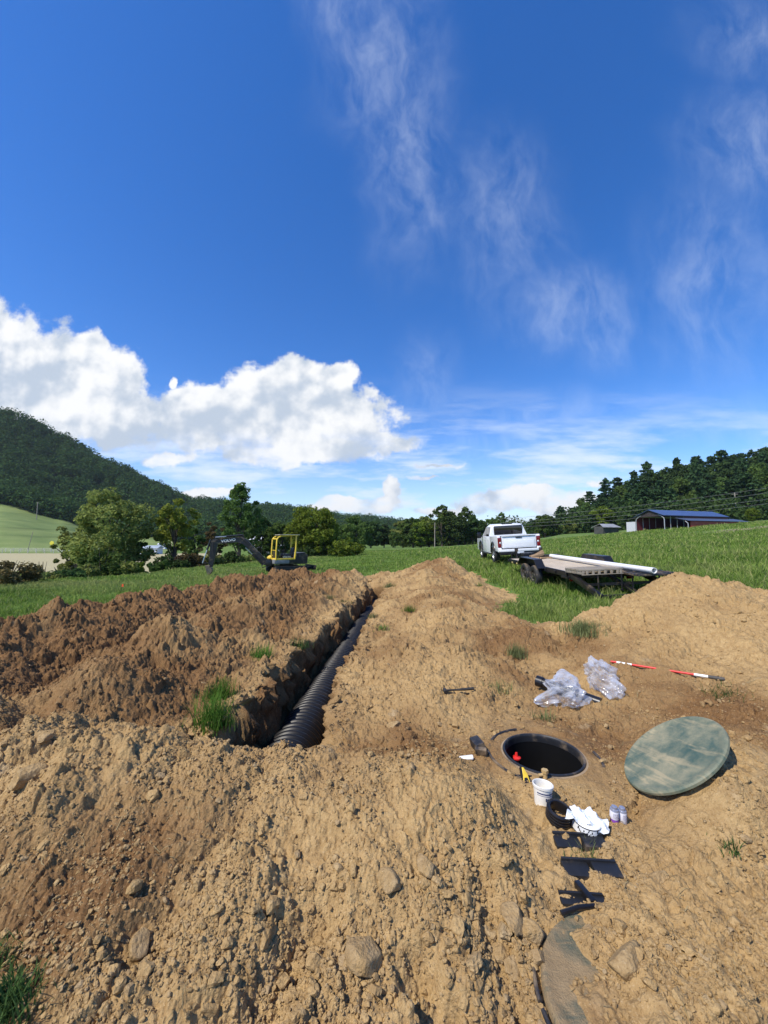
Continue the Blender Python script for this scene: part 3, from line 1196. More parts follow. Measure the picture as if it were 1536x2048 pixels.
def wood_mat(name, c0, c1, c2, along='y', board=.15):
    m, T, out = mat(name)
    tc = T.node('ShaderNodeTexCoord').outputs['Object']
    sep = T.node('ShaderNodeSeparateXYZ')
    T.l.new(tc, sep.inputs[0])
    across = sep.outputs[0] if along == 'y' else sep.outputs[1]
    i = T.m('FLOOR', T.m('DIVIDE', across, board))
    wn = T.node('ShaderNodeTexWhiteNoise', noise_dimensions='1D')
    T.l.new(i, wn.inputs['W'])
    sc = (9, .7, 9) if along == 'y' else (.7, 9, 9)
    v = T.vm('ADD', T.vm('MULTIPLY', tc, sc), T.comb(T.m('MULTIPLY', wn.outputs[0], 40), 0, 0))
    n = T.noise(v, 3.0, 6, .65, .6)
    c = T.mix(T.ramp(n, .3, .7), c0, c1)
    c = T.mix(T.m('MULTIPLY', wn.outputs[0], .5), c, c2)
    c = T.mix(T.ramp(T.noise(tc, 2.0, 5, .6), .5, .72, 0, .5), c, (.26, .18, .10))
    fr = T.m('FRACT', T.m('DIVIDE', across, board))
    gap = T.m('MAXIMUM', T.ramp(fr, .05, .0), T.ramp(fr, .95, 1.0))
    c = T.mix(T.m('MULTIPLY', gap, .85), c, (.03, .022, .015))
    b = principled(T, out, c, .8, 0, .2)
    bump(T, b, T.m('SUBTRACT', n, T.m('MULTIPLY', gap, 2)), .4, .01)
    return m


M['deck'] = wood_mat('deck_boards', (.42, .34, .24), (.60, .50, .37), (.50, .45, .38))
M['grey_wood'] = wood_mat('grey_wood', (.20, .17, .13), (.34, .30, .24), (.28, .25, .21), 'x', .30)
M['raw_wood'] = wood_mat('raw_wood', (.32, .21, .11), (.44, .30, .17), (.36, .25, .15), 'x', 1.0)


# ------------------------------------------------------------------ corrugated pipe in the trench
def corrugated_pipe():
    Rp = .31
    y0, y1 = 2.75, 14.1
    pitch = .092
    zc = -.69
    n = 72
    pts = []
    s = y0
    fr = [(0, 0), (.10, .018), (.20, .026), (.48, .026), (.58, .018), (.68, 0)]
    while s < y1:
        for (f, h) in fr:
            pts.append((s + f * pitch, Rp - .026 + h))
        s += pitch
    V = []
    for (yy, r) in pts:
        cx = -1.10 + .070 * (yy - 2.75) + .015 * math.sin(yy * .9)
        cz = zc + .02 * math.sin(yy * .7 + 1)
        a = np.linspace(0, 2 * PI, n, endpoint=False)
        V.append(np.stack([cx + r * np.cos(a), np.full(n, yy), cz + r * np.sin(a)], 1))
    V = np.concatenate(V)
    k = len(pts)
    i = np.arange(k * n).reshape(k, n)
    j = np.roll(i, -1, 1)
    F = np.stack([i[:-1], i[1:], j[1:], j[:-1]], -1).reshape(-1, 4)
    me = np_mesh('drain_pipe', V, [F], True)
    m, T, out = mat('pipe_black')
    tc = T.node('ShaderNodeTexCoord').outputs['Object']
    d = T.ramp(T.noise(tc, 5, 7, .65), .52, .80, 0, .6)
    b = principled(T, out, T.mix(d, (.008, .008, .009), (.09, .066, .042)), T.m('ADD', .42, T.m('MULTIPLY', d, .4)), 0, .3)
    bump(T, b, T.noise(tc, 40, 3, .6), .05, .01)
    tag(link('drain_pipe', me, m), 'long black corrugated drain pipe lying in the open trench', 'pipe')


corrugated_pipe()


# ------------------------------------------------------------------ the buried tank
def lid_mat(name, cover, base=(.035, .085, .072)):
    m, T, out = mat(name)
    tc = T.node('ShaderNodeTexCoord').outputs['Object']
    n1 = T.noise(tc, 3.4, 7, .62, .3)
    n2 = T.noise(tc, 26, 5, .65)
    # scuffs left by dragging hands over the dust, in several directions
    sc = None
    for (ang, ofs, fq) in ((35, 0, 1), (-22, 5, 1.2), (62, 9, .9), (8, 14, 1.3), (-50, 21, 1.1)):
        mp = T.node('ShaderNodeMapping', vector_type='POINT')
        T.l.new(T.vm('ADD', tc, (ofs, ofs * .3, 0)), mp.inputs['Vector'])
        mp.inputs['Rotation'].default_value = (0, 0, R(ang))
        mp.inputs['Scale'].default_value = (1.6 * fq, 11 * fq, 1)
        q = T.ramp(T.noise(mp.outputs[0], 1.0, 5, .6, .5), .57, .67)
        sc = q if sc is None else T.m('MAXIMUM', sc, q)
    d = T.m('ADD', T.m('MULTIPLY', T.ramp(n1, .30, .72), .55 + cover), T.m('MULTIPLY', sc, .45))
    d = T.m('ADD', d, T.m('MULTIPLY', T.m('SUBTRACT', n2, .5), .7), clamp=True)
    c = T.mix(T.ramp(n1, .3, .7), base, tuple(q * 1.5 for q in base))
    c = T.mix(T.m('MULTIPLY', d, .82 + .16 * (cover > .5)), c, T.mix(n2, (.30, .25, .15), (.44, .37, .23)) if cover < .5 else T.mix(n2, (.21, .14, .066), (.42, .30, .16)))
    b = principled(T, out, c, T.m('ADD', .45, T.m('MULTIPLY', d, .45)), 0, .4)
    bump(T, b, T.m('ADD', n2, T.noise(tc, 140, 4, .7)), .15 if cover < .5 else .8, .004 if cover < .5 else .012)
    return m


M['lid_green'] = lid_mat('lid_green', .22, (.040, .080, .062))
M['lid_buried'] = lid_mat('lid_buried', .75, (.02, .065, .055))


def septic_tank():
    t = thing('septic_tank', 'black plastic septic tank nearly buried in soil, its round manhole standing open', 'tank', (TANK[0], TANK[1], 0))
    MB().lathe([(.278, .010), (.278, -1.15), (.318, -1.15), (.318, .004)], 72, closed=True).build('riser', plain('tank_inside_shade', (.0035, .0035, .004), .7, 0, .2, 6, 0, .2), t)  # wall colour taken near black to paint in the shade of the hole
    MB().lathe([(0, -1.16), (.317, -1.16), (.317, -1.20), (0, -1.20)], 48).build('tank_floor', M['black_plastic'], t)
    MB().lathe([(.276, .012), (.278, .024), (.283, .030), (.294, .029), (.298, .020), (.298, -.03), (.276, -.03)], 96, closed=True).build('riser_rim', M['tank_black'], t)
    MB().lathe([(.2985, .020), (.306, .018), (.316, .016), (.319, .008), (.320, -.03), (.2985, -.03)], 96, closed=True).build('riser_flange', plain('dusty_flange', (.02, .02, .022), .7, 0, .3, 7, .95), t)
    # broken outer collar showing through the dust
    for (a0, a1, r, h) in ((100, 165, .40, .020), (175, 215, .415, .026), (60, 95, .40, .014), (-25, 5, .41, .018), (222, 262, .40, .016)):
        mb = MB()
        pts = []
        for k in range(15):
            a = R(a0 + (a1 - a0) * k / 14)
            pts.append((r * math.cos(a), r * math.sin(a), h - .008))
        mb.tube(pts, .011, 8)
        mb.build('collar', M['black_plastic_dusty'], t)
    # upright bracket on the left of the collar
    b = MB()
    b.box((0, 0, .035), (.075, .13, .07), (0, R(-12), R(12)), .010)
    b.box((.005, -.088, .03), (.085, .035, .05), (R(15), 0, R(-14)), .008)
    o = b.build('bracket', M['black_plastic_dusty'], t)
    o.location = on(955, 1498, .02) - Vector((TANK[0], TANK[1], 0))
    # red filter handle hanging just inside
    h = MB()
    h.lathe([(0, .05), (.012, .046), (.016, .03), (.020, .012), (.045, 0), (.045, -.012), (.018, -.016), (.018, -.10), (0, -.10)], 20)
    o = h.build('filter_handle', M['red_paint'], t)
    o.location = on(1033, 1514, -.10) - Vector((TANK[0], TANK[1], 0))
    o.scale = (.75, .75, .75)
    f = MB().cyl((0, 0, -.10), (0, 0, -.9), .04, n=20).build('filter', M['black_plastic'], t)
    f.location = o.location
    # ribs on the tank's back
    ux = Vector((LIDC[0] - TANK[0], LIDC[1] - TANK[1], 0)).normalized()
    ang = math.atan2(ux.y, ux.x) + PI / 2

    def rib(u, v, w, d, z, split, rx=0):
        mb = MB()
        x0 = -w / 2
        k = split
        mb.box((x0 + w * k / 2 - .003, 0, -.035), (w * k - .010, d, .085), None, .007)
        mb.box((x0 + w * (1 + k) / 2 + .003, 0, -.03), (w * (1 - k) - .010, d, .09), None, .007)
        mb.box((0, d * .5 - .006, -.028), (w * .97, .012, .10), None, .003)
        o = mb.build('rib', M['tank_black'], t)
        p = on(u, v, 0)
        o.location = (p.x - TANK[0], p.y - TANK[1], z)
        o.rotation_euler = (R(rx), R(1.5), ang + R(8))
    rib(1072, 1560, .29, .055, -.006, .42)
    rib(1110, 1581, .34, .075, -.012, .52)
    rib(1160, 1686, .28, .085, .004, .52, 6)
    rib(1183, 1743, .28, .085, .008, .50, 8)
    rib(1165, 1797, .21, .055, -.012, .60)
    # snapped strap over the near end
    s = MB()
    p0, p1 = on(1122, 1826, .02), on(1190, 1812, .03)
    s.tube([p0 - Vector((TANK[0], TANK[1], 0)), (p0 + p1) / 2 - Vector((TANK[0], TANK[1], -.008)), p1 - Vector((TANK[0], TANK[1], 0))], .010, 8)
    s.build('strap', M['black_plastic'], t)
    s = MB()
    p = on(1170, 1785, .015)
    s.box((p.x - TANK[0], p.y - TANK[1], .012), (.028, .11, .03), (0, 0, R(14)), .004)
    s.build('strap', M['black_plastic'], t)
    # closed lid of the second riser
    lid = MB()
    lid.lathe([(0, .010), (.27, .008), (.30, .006), (.318, .014), (.335, .012), (.342, 0), (.342, -.05), (0, -.05)], 96)
    lo = lid.build('closed_lid', M['lid_buried'], t)
    lo.location = (LIDC[0] - TANK[0], LIDC[1] - TANK[1], -.006)
    lo['label'] = 'dusty green lid half covered with soil'
    mb = MB()
    for (a0, a1) in ((150, 178), (182, 215), (218, 236)):
        mb = MB().tube([(.366 * math.cos(R(a0 + (a1 - a0) * k / 12)), .366 * math.sin(R(a0 + (a1 - a0) * k / 12)), -.004) for k in range(13)], .008, 8)
        o = mb.build('collar', M['black_plastic_dusty'], t)
        o.location = lo.location


septic_tank()


def loose_lid():
    c = Vector((1.964, 2.725, .214))
    t = MB()
    t.lathe([(0, .018), (.29, .014), (.315, .016), (.330, .022), (.348, .020), (.355, .012), (.355, -.002), (.350, -.006), (0, -.006)], 120)
    o = t.build('manhole_lid', M['lid_green'], None)
    o.location = c
    o.rotation_euler = (Vector((-.584, .190, .789)).to_track_quat('Z', 'Y') @ Euler((0, 0, R(25))).to_quaternion()).to_euler()
    tag(o, 'round green plastic lid smeared with dust, lying loose on the sand', 'lid')


loose_lid()


# ------------------------------------------------------------------ small things lying about
def clear_film():
    m, T, out = mat('clear_film')
    tc = T.node('ShaderNodeTexCoord').outputs['Object']
    lw = T.node('ShaderNodeLayerWeight')
    lw.inputs['Blend'].default_value = .45
    tr = T.node('ShaderNodeBsdfTransparent')
    tr.inputs[0].default_value = (.93, .94, .96, 1)
    gl = T.node('ShaderNodeBsdfGlossy')
    gl.inputs['Roughness'].default_value = .12
    gl.inputs[0].default_value = (.95, .96, 1, 1)
    df = T.node('ShaderNodeBsdfDiffuse')
    df.inputs[0].default_value = (.90, .92, .95, 1)
    tl = T.node('ShaderNodeBsdfTranslucent')
    tl.inputs[0].default_value = (.90, .92, .95, 1)
    a = T.node('ShaderNodeMixShader')
    a.inputs[0].default_value = .45
    T.l.new(df.outputs[0], a.inputs[1])
    T.l.new(tl.outputs[0], a.inputs[2])
    b = T.node('ShaderNodeMixShader')
    b.inputs[0].default_value = .30
    T.l.new(a.outputs[0], b.inputs[1])
    T.l.new(gl.outputs[0], b.inputs[2])
    c = T.node('ShaderNodeMixShader')
    f = T.m('ADD', T.m('MULTIPLY', lw.outputs['Facing'], .45), T.ramp(T.noise(tc, 9, 4, .6), .35, .7, .08, .58))
    T.l.new(f, c.inputs[0])
    T.l.new(tr.outputs[0], c.inputs[1])
    T.l.new(b.outputs[0], c.inputs[2])
    T.l.new(c.outputs[0], out.inputs[0])
    return m


M['film'] = clear_film()


def crumple(name, half, seed, squash=.0, corners=(), n=6, amp=.13):
    """a slack plastic bag: a pillow creased by folded noise, with drawn-out corners"""
    v, f = ico(n)
    g = np.random.default_rng(seed)
    p = v.copy()
    h = np.zeros(len(v))
    for k in range(7):
        d = g.normal(size=3)
        d /= np.linalg.norm(d)
        fq = g.uniform(2.0, 4.5) * (1 + .35 * k)
        ph = g.uniform(0, 6)
        wv = (v @ d) * fq + ph + 1.2 * np.sin(v @ g.normal(size=3) * 2.2)
        h += (1 - np.abs(np.sin(wv)) * 2) * amp / (1 + .35 * k)
    p = p * (1 + h)[:, None]
    for (d, pull, sharp) in corners:
        d = np.array(d, float)
        d /= np.linalg.norm(d)
        w = np.clip(v @ d, 0, 1) ** sharp
        p += d[None] * (w * pull)[:, None]
    p = p * np.array(half)
    p[:, 2] = np.maximum(p[:, 2], -half[2] * .72 + .01 * np.sin(p[:, 0] * 40))
    return np_mesh(name, p, [f], True)


def put_on(o, u, v, z=None, dz=0.0):
    p = on(u, v, 0.0 if z is None else z)
    if z is None:
        for _ in range(12):
            p = on(u, v, .5 * p.z + .5 * dz_at(p.x, p.y))
    o.location = (p.x, p.y, p.z + dz)
    return o


def small_things():
    # pipe fitting in its bag
    t = thing('black_pipe', 'short black plastic pipe poking out of a clear bag', 'pipe')
    put_on(t, 1135, 1392, dz=.05)
    d = Vector((.235, -.235, -.030))
    mb = MB()
    mb.cyl(-d, d, .052, n=28)
    mb.build('tube', M['black_plastic'], t)
    mb = MB()
    mb.cyl(-d * 1.02, -d * .80, .060, n=28)
    mb.build('socket', M['black_plastic'], t)
    bag = tag(link('plastic_bag', crumple('plastic_bag', (.20, .30, .15), 5, corners=(((-1, -.55, -.35), 1.0, 10), ((.9, -.5, -.3), .45, 8), ((.0, 1, .8), .6, 9))), M['film']),
              'clear plastic bag crumpled over a black pipe', 'bag')
    put_on(bag, 1130, 1396, dz=.07)
    bag.rotation_euler = (0, 0, R(-18))
    bag = tag(link('plastic_bag', crumple('plastic_bag', (.18, .36, .15), 8, corners=(((.1, 1, .4), .35, 6), ((.2, -1, -.3), .5, 6))), M['film']),
              'empty clear plastic bag lying against the end of a red handle', 'bag')
    put_on(bag, 1203, 1362, dz=.05)
    bag.rotation_euler = (0, 0, R(-16))

    # red handled tool, its middle under the sand
    t = thing('digging_tool', 'red handled tool half buried in sand with white bands and dark grip', 'tool')
    pts = []
    for (u, v) in ((1222, 1332), (1262, 1337), (1306, 1341), (1335, 1347), (1362, 1351), (1400, 1356), (1422, 1358), (1450, 1363)):
        p = on(u, v, .1)
        for _ in range(14):
            p = on(u, v, .5 * p.z + .5 * dz_at(p.x, p.y, True))
        pts.append(p)
    pts = np.array([q[:] for q in pts])
    # one straight rod through the two exposed ends
    a, b = Vector(pts[0]), Vector(pts[-1])
    a.z += .055
    b.z += .022
    mid = (a + b) / 2
    t.location = mid
    ax = b - a

    def seg(name, f0, f1, r0, r1, m, n=16, sag=None):
        q = MB()
        P = []
        for k in range(9):
            f = f0 + (f1 - f0) * k / 8
            P.append(a + ax * f - mid)
        q.tube(P, [r0 + (r1 - r0) * k / 8 for k in range(9)], n)
        return q.build(name, m, t)
    seg('shaft', 0, .80, .0115, .0115, M['red_paint'])
    seg('white_band', .06, .21, .0128, .0128, M['white_plastic'])
    seg('white_band', .76, .875, .0145, .0145, M['white_plastic'])
    seg('grip', .872, 1.0, .018, .018, plain('grip_grey', (.06, .055, .048), .7, 0, .2, 20, .3))

    # hammer
    t = thing('hammer', 'dark steel hammer lying on the sand above the open manhole', 'hammer')
    p = on(915, 1389, .1)
    put_on(t, 915, 1389, dz=.045)
    t.rotation_euler = (0, 0, R(4))
    MB().tube([(-.12, 0, 0), (.02, 0, .003), (.08, 0, .006), (.175, .008, .008)], [.009, .010, .014, .015], 12).build('handle', M['dark_steel'], t)
    mb = MB()
    mb.cyl((-.132, -.055, 0), (-.132, .012, 0), .021, n=18)
    mb.cyl((-.132, .012, 0), (-.132, .055, .0), .016, .008, 14)
    mb.build('head', M['dark_steel'], t)

    # putty knife
    t = MB()
    t.prism([(-.085, -.006), (-.02, -.020), (.055, -.022), (.062, -.018), (.062, .015), (.055, .020), (-.02, .012), (-.085, .004)], 'z', -.006, .006, .002)
    o = t.build('plastic_spreader', M['white_plastic'])
    tag(o, 'flat white plastic spreader on soil left of the manhole', 'spreader')
    put_on(o, 930, 1520, dz=.018)
    o.rotation_euler = (R(10), R(-6), R(-6))

    # yellow and black snap tool on the tank
    t = thing('hand_tool', 'yellow and black hand tool leaning on the near edge of the manhole', 'tool')
    put_on(t, 1050, 1556, .03, 0)
    t.rotation_euler = (R(-38), R(0), R(6))
    MB().prism([(-.020, -.055), (.018, -.055), (.024, -.02), (.021, .015), (.004, .060), (-.008, .062), (-.014, .015), (-.024, -.02)], 'y', -.014, .014, .004).build('body', M['yellow_paint'], t)
    mb = MB()
    mb.prism([(-.012, -.045), (.012, -.045), (.015, -.02), (.010, .0), (-.010, .0), (-.015, -.02)], 'y', -.018, .018, .003)
    mb.prism([(-.030, -.04), (-.020, -.05), (-.010, .062), (-.020, .064)], 'y', -.012, .012, .003)
    mb.build('grip', M['black_plastic'], t)

    # brass fitting behind the tub
    t = thing('pipe_fitting', 'small tan threaded fitting behind the white tub', 'fitting')
    put_on(t, 1090, 1556, .02, 0)
    brass = plain('tan_plastic', (.46, .32, .14), .5, .0, .2, 20, .2)
    MB().cyl((0, 0, 0), (0, 0, .045), .016, n=12).build('stem', brass, t)
    MB().cyl((0, 0, .035), (0, 0, .055), .023, n=6).build('nut', brass, t)
    MB().cyl((-.045, .0, .018), (.0, 0, .024), .010, n=12).build('branch', brass, t)

    # tub with lettering
    t = thing('tub', 'small white plastic tub with blue print standing in front of the manhole', 'tub')
    p = on(1086, 1610, 0)
    t.location = (p.x, p.y, -.012)
    t.rotation_euler = (R(-4), R(3), R(0))
    MB().lathe([(0, 0), (.046, 0), (.050, .004), (.056, .118), (.062, .120), (.063, .134), (.058, .136), (.055, .133), (.049, .03), (0, .028)], 48).build('body', plain('tub_white', (.72, .70, .64), .42, 0, .06, 12, .14), t)
    MB().lathe([(0, .060), (.0515, .060), (.0515, .058), (0, .058)], 32).build('contents', plain('grease', (.60, .58, .50), .35, 0, .15, 30, .2), t)
    ink = plain('blue_print', (.03, .045, .13), .5, 0, .05)
    # print wrapped round the tub's near side
    for (txt, sz, zz, a0) in (('BLUE', .024, .066, 22), ('lubricant', .0095, .043, 20)):
        q = lettering('print', txt, sz, ink, t, (0, 0, 0), (0, 0, 0), .0004, .0006)
        me = q.data
        for v in me.vertices:
            rr = .0515 + (.056 - .050) * (zz + v.co.y - .004) / .114 - .0008 + v.co.z + .0008
            an = R(-90 + a0) + v.co.x / .053
            v.co = Vector((rr * math.cos(an), rr * math.sin(an), zz + v.co.y))
    mb = MB()
    for (z0, h, a0, a1) in ((.094, .007, -60, 62), (.085, .0025, -60, 62)):
        N = 24
        for k in range(N):
            aa, ab = R(-90 + a0 + (a1 - a0) * k / N), R(-90 + a0 + (a1 - a0) * (k + 1) / N)
            r0 = .0508 + .006 * (z0 - .004) / .114
            r1 = .0508 + .006 * (z0 + h - .004) / .114
            mb.quad((r0 * math.cos(aa), r0 * math.sin(aa), z0), (r0 * math.cos(ab), r0 * math.sin(ab), z0), (r1 * math.cos(ab), r1 * math.sin(ab), z0 + h), (r1 * math.cos(aa), r1 * math.sin(aa), z0 + h))
    mb.build('print_band', ink, t)

    # ribbed rubber coupling
    t = MB()
    prof = []
    for k in range(4):
        z0 = .003 + k * .017
        prof += [(.064, z0), (.071, z0 + .003), (.071, z0 + .011), (.064, z0 + .014)]
    prof += [(.058, .071), (.052, .068), (.049, .036), (.053, .003)]
    t.lathe(prof, 64, closed=True)
    o = t.build('rubber_coupling', M['black_plastic'])
    tag(o, 'ribbed black rubber ring beside the white tub', 'rubber ring')
    put_on(o, 1116, 1642, 0, .012)
    o.rotation_euler = (R(12), R(5), 0)

    # tape roll in printed wrap, and the paper bag on it
    t = thing('printed_tin', 'black and white printed round tin under a crumpled white paper', 'tin')
    p = put_on(t, 1172, 1660, 0, .004).location
    t.rotation_euler = (R(4), R(4), R(10))
    MB().lathe([(0, 0), (.070, 0), (.074, .003), (.074, .052), (.070, .056), (0, .056)], 48).build('can', M['white_plastic'], t)
    mb = MB()
    g = random.Random(5)
    for k in range(26):
        a0 = -165 + k * 6.0 + g.uniform(-2, 2)
        a1 = a0 + g.uniform(3, 7)
        z0 = g.uniform(.006, .034)
        z1 = z0 + g.uniform(.006, .016)
        s_ = g.uniform(-4, 4)
        mb.quad((.0746 * math.cos(R(a0)), .0746 * math.sin(R(a0)), z0), (.0746 * math.cos(R(a1)), .0746 * math.sin(R(a1)), z0), (.0746 * math.cos(R(a1 + s_)), .0746 * math.sin(R(a1 + s_)), z1), (.0746 * math.cos(R(a0 + s_)), .0746 * math.sin(R(a0 + s_)), z1))
    for z0, h in ((.001, .005), (.047, .006)):
        mb.lathe([(.0747, z0), (.0750, z0 + h / 2), (.0747, z0 + h)], 48)
    mb.build('print', M['black_plastic'], t)
    nx, ny = 34, 26
    u = np.linspace(-1, 1, nx)
    v = np.linspace(-1, 1, ny)
    U, W = np.meshgrid(u, v)
    X = .105 * U + .03 * W
    Y = .060 * W - .012 * U
    fold = .012 * (1 - 2 * np.abs(np.sin(X * 38 + 14 * Y + 1))) + .008 * (1 - 2 * np.abs(np.sin(Y * 60 - X * 22))) + .006 * fbm(X / .02, Y / .02, 2, 7)
    Z = .004 + fold - .55 * np.maximum(X - .045, 0) - .5 * np.maximum(-Y - .03, 0) * (X > -.04)
    X = X + np.where((U > .6) & (W < -.2), .03 * (U - .6), 0)
    V = np.stack([X.ravel(), Y.ravel(), Z.ravel()], 1)
    me = np_mesh('paper', V, [grid_faces(ny, nx)], False)
    o = link('paper_sheet', me, plain('white_paper', (.70, .74, .77), .55, 0, .04, 14, .05))
    so = o.modifiers.new('solid', 'SOLIDIFY')
    so.thickness = .0015
    tag(o, 'crumpled white paper sheet lying on the printed round tin', 'paper')
    o.location = (p.x + .015, p.y + .008, p.z + .066)
    o.rotation_euler = (0, R(4), R(-10))

    # two small cans
    for (u_, v_, lab, band, rz) in ((1227, 1629, 'small white can with purple bottom band, the left of a touching pair', True, 0), (1244, 1627, 'small plain white and grey can, the right of a touching pair', False, 20)):
        t = thing('small_can', lab, 'can', group='pair of small cans')
        put_on(t, u_, v_, 0, -.004)
        t.location.z = dz_at(t.location.x, t.location.y, True) - .001
        t.rotation_euler = (R(3), R(3 if band else -2), R(rz))
        MB().lathe([(0, 0), (.0235, 0), (.0245, .002), (.0245, .070), (.0235, .072), (0, .072)], 32).build('can', plain('can_white', (.66, .66, .72), .35, 0, .06, 30, .05), t)
        MB().lathe([(.0245, .0715), (.022, .080), (.016, .082), (.016, .094), (.013, .096), (0, .096)], 32).build('cap', plain('can_cap', (.36, .38, .46), .35, .5, .1, 30, .05), t)
        mb = MB()
        if band:
            mb.lathe([(.0247, .003), (.0249, .006), (.0249, .024), (.0247, .027)], 32)
            mb.build('purple_band', plain('purple', (.22, .07, .42), .4, 0, .1), t)
        mb = MB()
        for zz in (.036, .044, .052, .058):
            N = 6
            for k in range(N):
                a0, a1 = R(-130 + k * 15), R(-130 + k * 15 + (11 if (k + int(zz * 1000)) % 3 else 7))
                mb.quad((.0248 * math.cos(a0), .0248 * math.sin(a0), zz), (.0248 * math.cos(a1), .0248 * math.sin(a1), zz), (.0248 * math.cos(a1), .0248 * math.sin(a1), zz + .003), (.0248 * math.cos(a0), .0248 * math.sin(a0), zz + .003))
        mb.build('print', plain('can_print', (.16, .14, .26), .5), t)


small_things()


# ------------------------------------------------------------------ single stones
def rock_mesh(name, half, seed, sub=4, facets=9):
    v, f = ico(sub)
    g = np.random.default_rng(seed)
    p = v * 1.0
    for k in range(facets):                       # planes that slice flat facets off the ball
        d = g.normal(size=3)
        d /= np.linalg.norm(d)
        c = g.uniform(.42, .78)
        over = np.maximum(p @ d - c, 0)
        p = p - d[None] * (over * .93)[:, None]
    n = np.zeros(len(v))
    for k in range(10):
        d = g.normal(size=3) * (2 + k * 1.1)
        n += np.sin(v @ d + g.uniform(0, 6)) / (2.2 + k)
    p = p * (1 + .05 * n)[:, None] * np.array(half)
    return np_mesh(name, p, [f], True, {'damp': np.full(len(v), g.uniform(0, .25)), 'stone': np.clip(.45 + .4 * n, 0, 1)})


def rocks():
    for (u, v, hx, hy, hz, seed, lab, dz, rot) in [
        (731, 1918, .082, .085, .055, 3, 'pale square rock, largest stone in the foreground heap', .02, 10),
        (784, 1457, .085, .045, .035, 4, 'long pale flat stone on the bank beside the trench', .02, 25),
        (803, 1476, .040, .03, .025, 5, 'small pale stone just below the long flat one', .008, 0),
        (1112, 1325, .060, .045, .05, 6, 'upright brown stone above the bagged black pipe', .02, 0),
        (775, 1770, .055, .075, .05, 7, 'rounded brown stone half sunk in the middle of the near heap', .005, 20),
        (850, 1738, .045, .065, .045, 8, 'oval tan stone beside the rounded brown one on the near heap', .01, 0),
        (1025, 1850, .05, .075, .05, 9, 'brown stone in the crumbled edge left of the buried green lid', .02, 0),
        (1062, 1880, .045, .06, .05, 10, 'tan stone leaning towards the buried green lid', .02, 40),
        (1000, 1912, .035, .045, .03, 11, 'egg shaped tan stone in the gully left of the buried lid', .01, 70),
        (1255, 1920, .10, .08, .06, 12, 'broad brown lump pressed in soil right of the buried lid', -.01, 30),
        (405, 1368, .045, .03, .022, 13, 'lone white stone on the dark spoil left of the trench', .01, 0),
        (282, 1893, .045, .055, .04, 14, 'tan stone casting a shadow in the lower left soil', .01, 20),
        (570, 1820, .02, .015, .012, 15, 'small cream pebble in the middle of the near slope', .008, -30),
        (593, 1712, .022, .026, .018, 16, 'rounded pale pebble on the slope below the pipe end', .01, 20),
        (470, 1823, .028, .022, .02, 17, 'brown oval pebble ringed by a thin root in the slope', .01, 50),
        (90, 1478, .07, .06, .05, 18, 'dark brown clod at the left edge of the near heap', .02, 10),
        (50, 1560, .10, .07, .06, 19, 'large dark clod at the far left of the near heap', .02, 40),
        (640, 1500, .05, .04, .03, 20, 'brown clod on the crest in front of the pipe', .01, 0),
        (820, 1540, .03, .05, .03, 21, 'grey clod at the top of the near heap', .01, 0),
        (740, 1163, .10, .08, .06, 22, 'flat grey stone at the far end of the trench', .05, 0),
        (1320, 1760, .06, .05, .04, 23, 'brown lump in the soil right of the tank ribs', .005, 0),
    ]:
        o = link('rock', rock_mesh('rock', (hx, hy, hz), seed), M['clod'])
        tag(o, lab, 'rock' if 'clod' not in lab and 'lump' not in lab else 'clod', 'single stones on the soil')
        put_on(o, u, v, dz=dz)
        o.rotation_euler = (R(seed * 7 % 20 - 10), R(seed * 5 % 18 - 9), R(rot))


rocks()


# ------------------------------------------------------------------ tufts of torn turf
def tuft_mesh(name, n, ln, spread, seed, droop=.6, wid=.0032):
    g = np.random.default_rng(seed)
    base = g.normal(size=(n, 2)) * spread * np.array([1, .8])
    a = g.uniform(0, 2 * PI, n)
    L = ln * g.uniform(.35, 1.1, n)
    out = (g.uniform(.15, 1.0, n) ** .8) * droop
    V, Fq, Ft = [], [], []
    K = 5
    dirx, diry = np.cos(a), np.sin(a)
    pts = []
    p = np.stack([base[:, 0], base[:, 1], np.full(n, -.03)], 1)
    for k in range(K):
        pts.append(p.copy())
        th = out * (k / (K - 1)) * 2.4 + out * .3
        p = p + np.stack([dirx * np.sin(th), diry * np.sin(th), np.cos(th)], 1) * (L / (K - 1))[:, None]
    side = np.stack([-diry, dirx, 0 * a], 1) * (wid * g.uniform(.6, 1.3, n))[:, None]
    wk = [1, 1, .8, .5, .08]
    V = np.stack([q for k in range(K) for q in (pts[k] - side * wk[k], pts[k] + side * wk[k])], 1).reshape(-1, 3)
    i = np.arange(n)[:, None] * (2 * K)
    F = np.concatenate([i + np.array([[2 * k, 2 * k + 1, 2 * k + 3, 2 * k + 2]]) for k in range(K - 1)])
    return np_mesh(name, V, [F], True)


M['tuft_green'] = leaf_mat('tuft_green', (.045, .12, .016), (.17, .30, .055), .35)
M['tuft_dry'] = leaf_mat('tuft_dry', (.085, .115, .040), (.25, .255, .11), .3)
M['tuft_dark'] = leaf_mat('tuft_dark', (.03, .07, .018), (.12, .19, .06), .3)


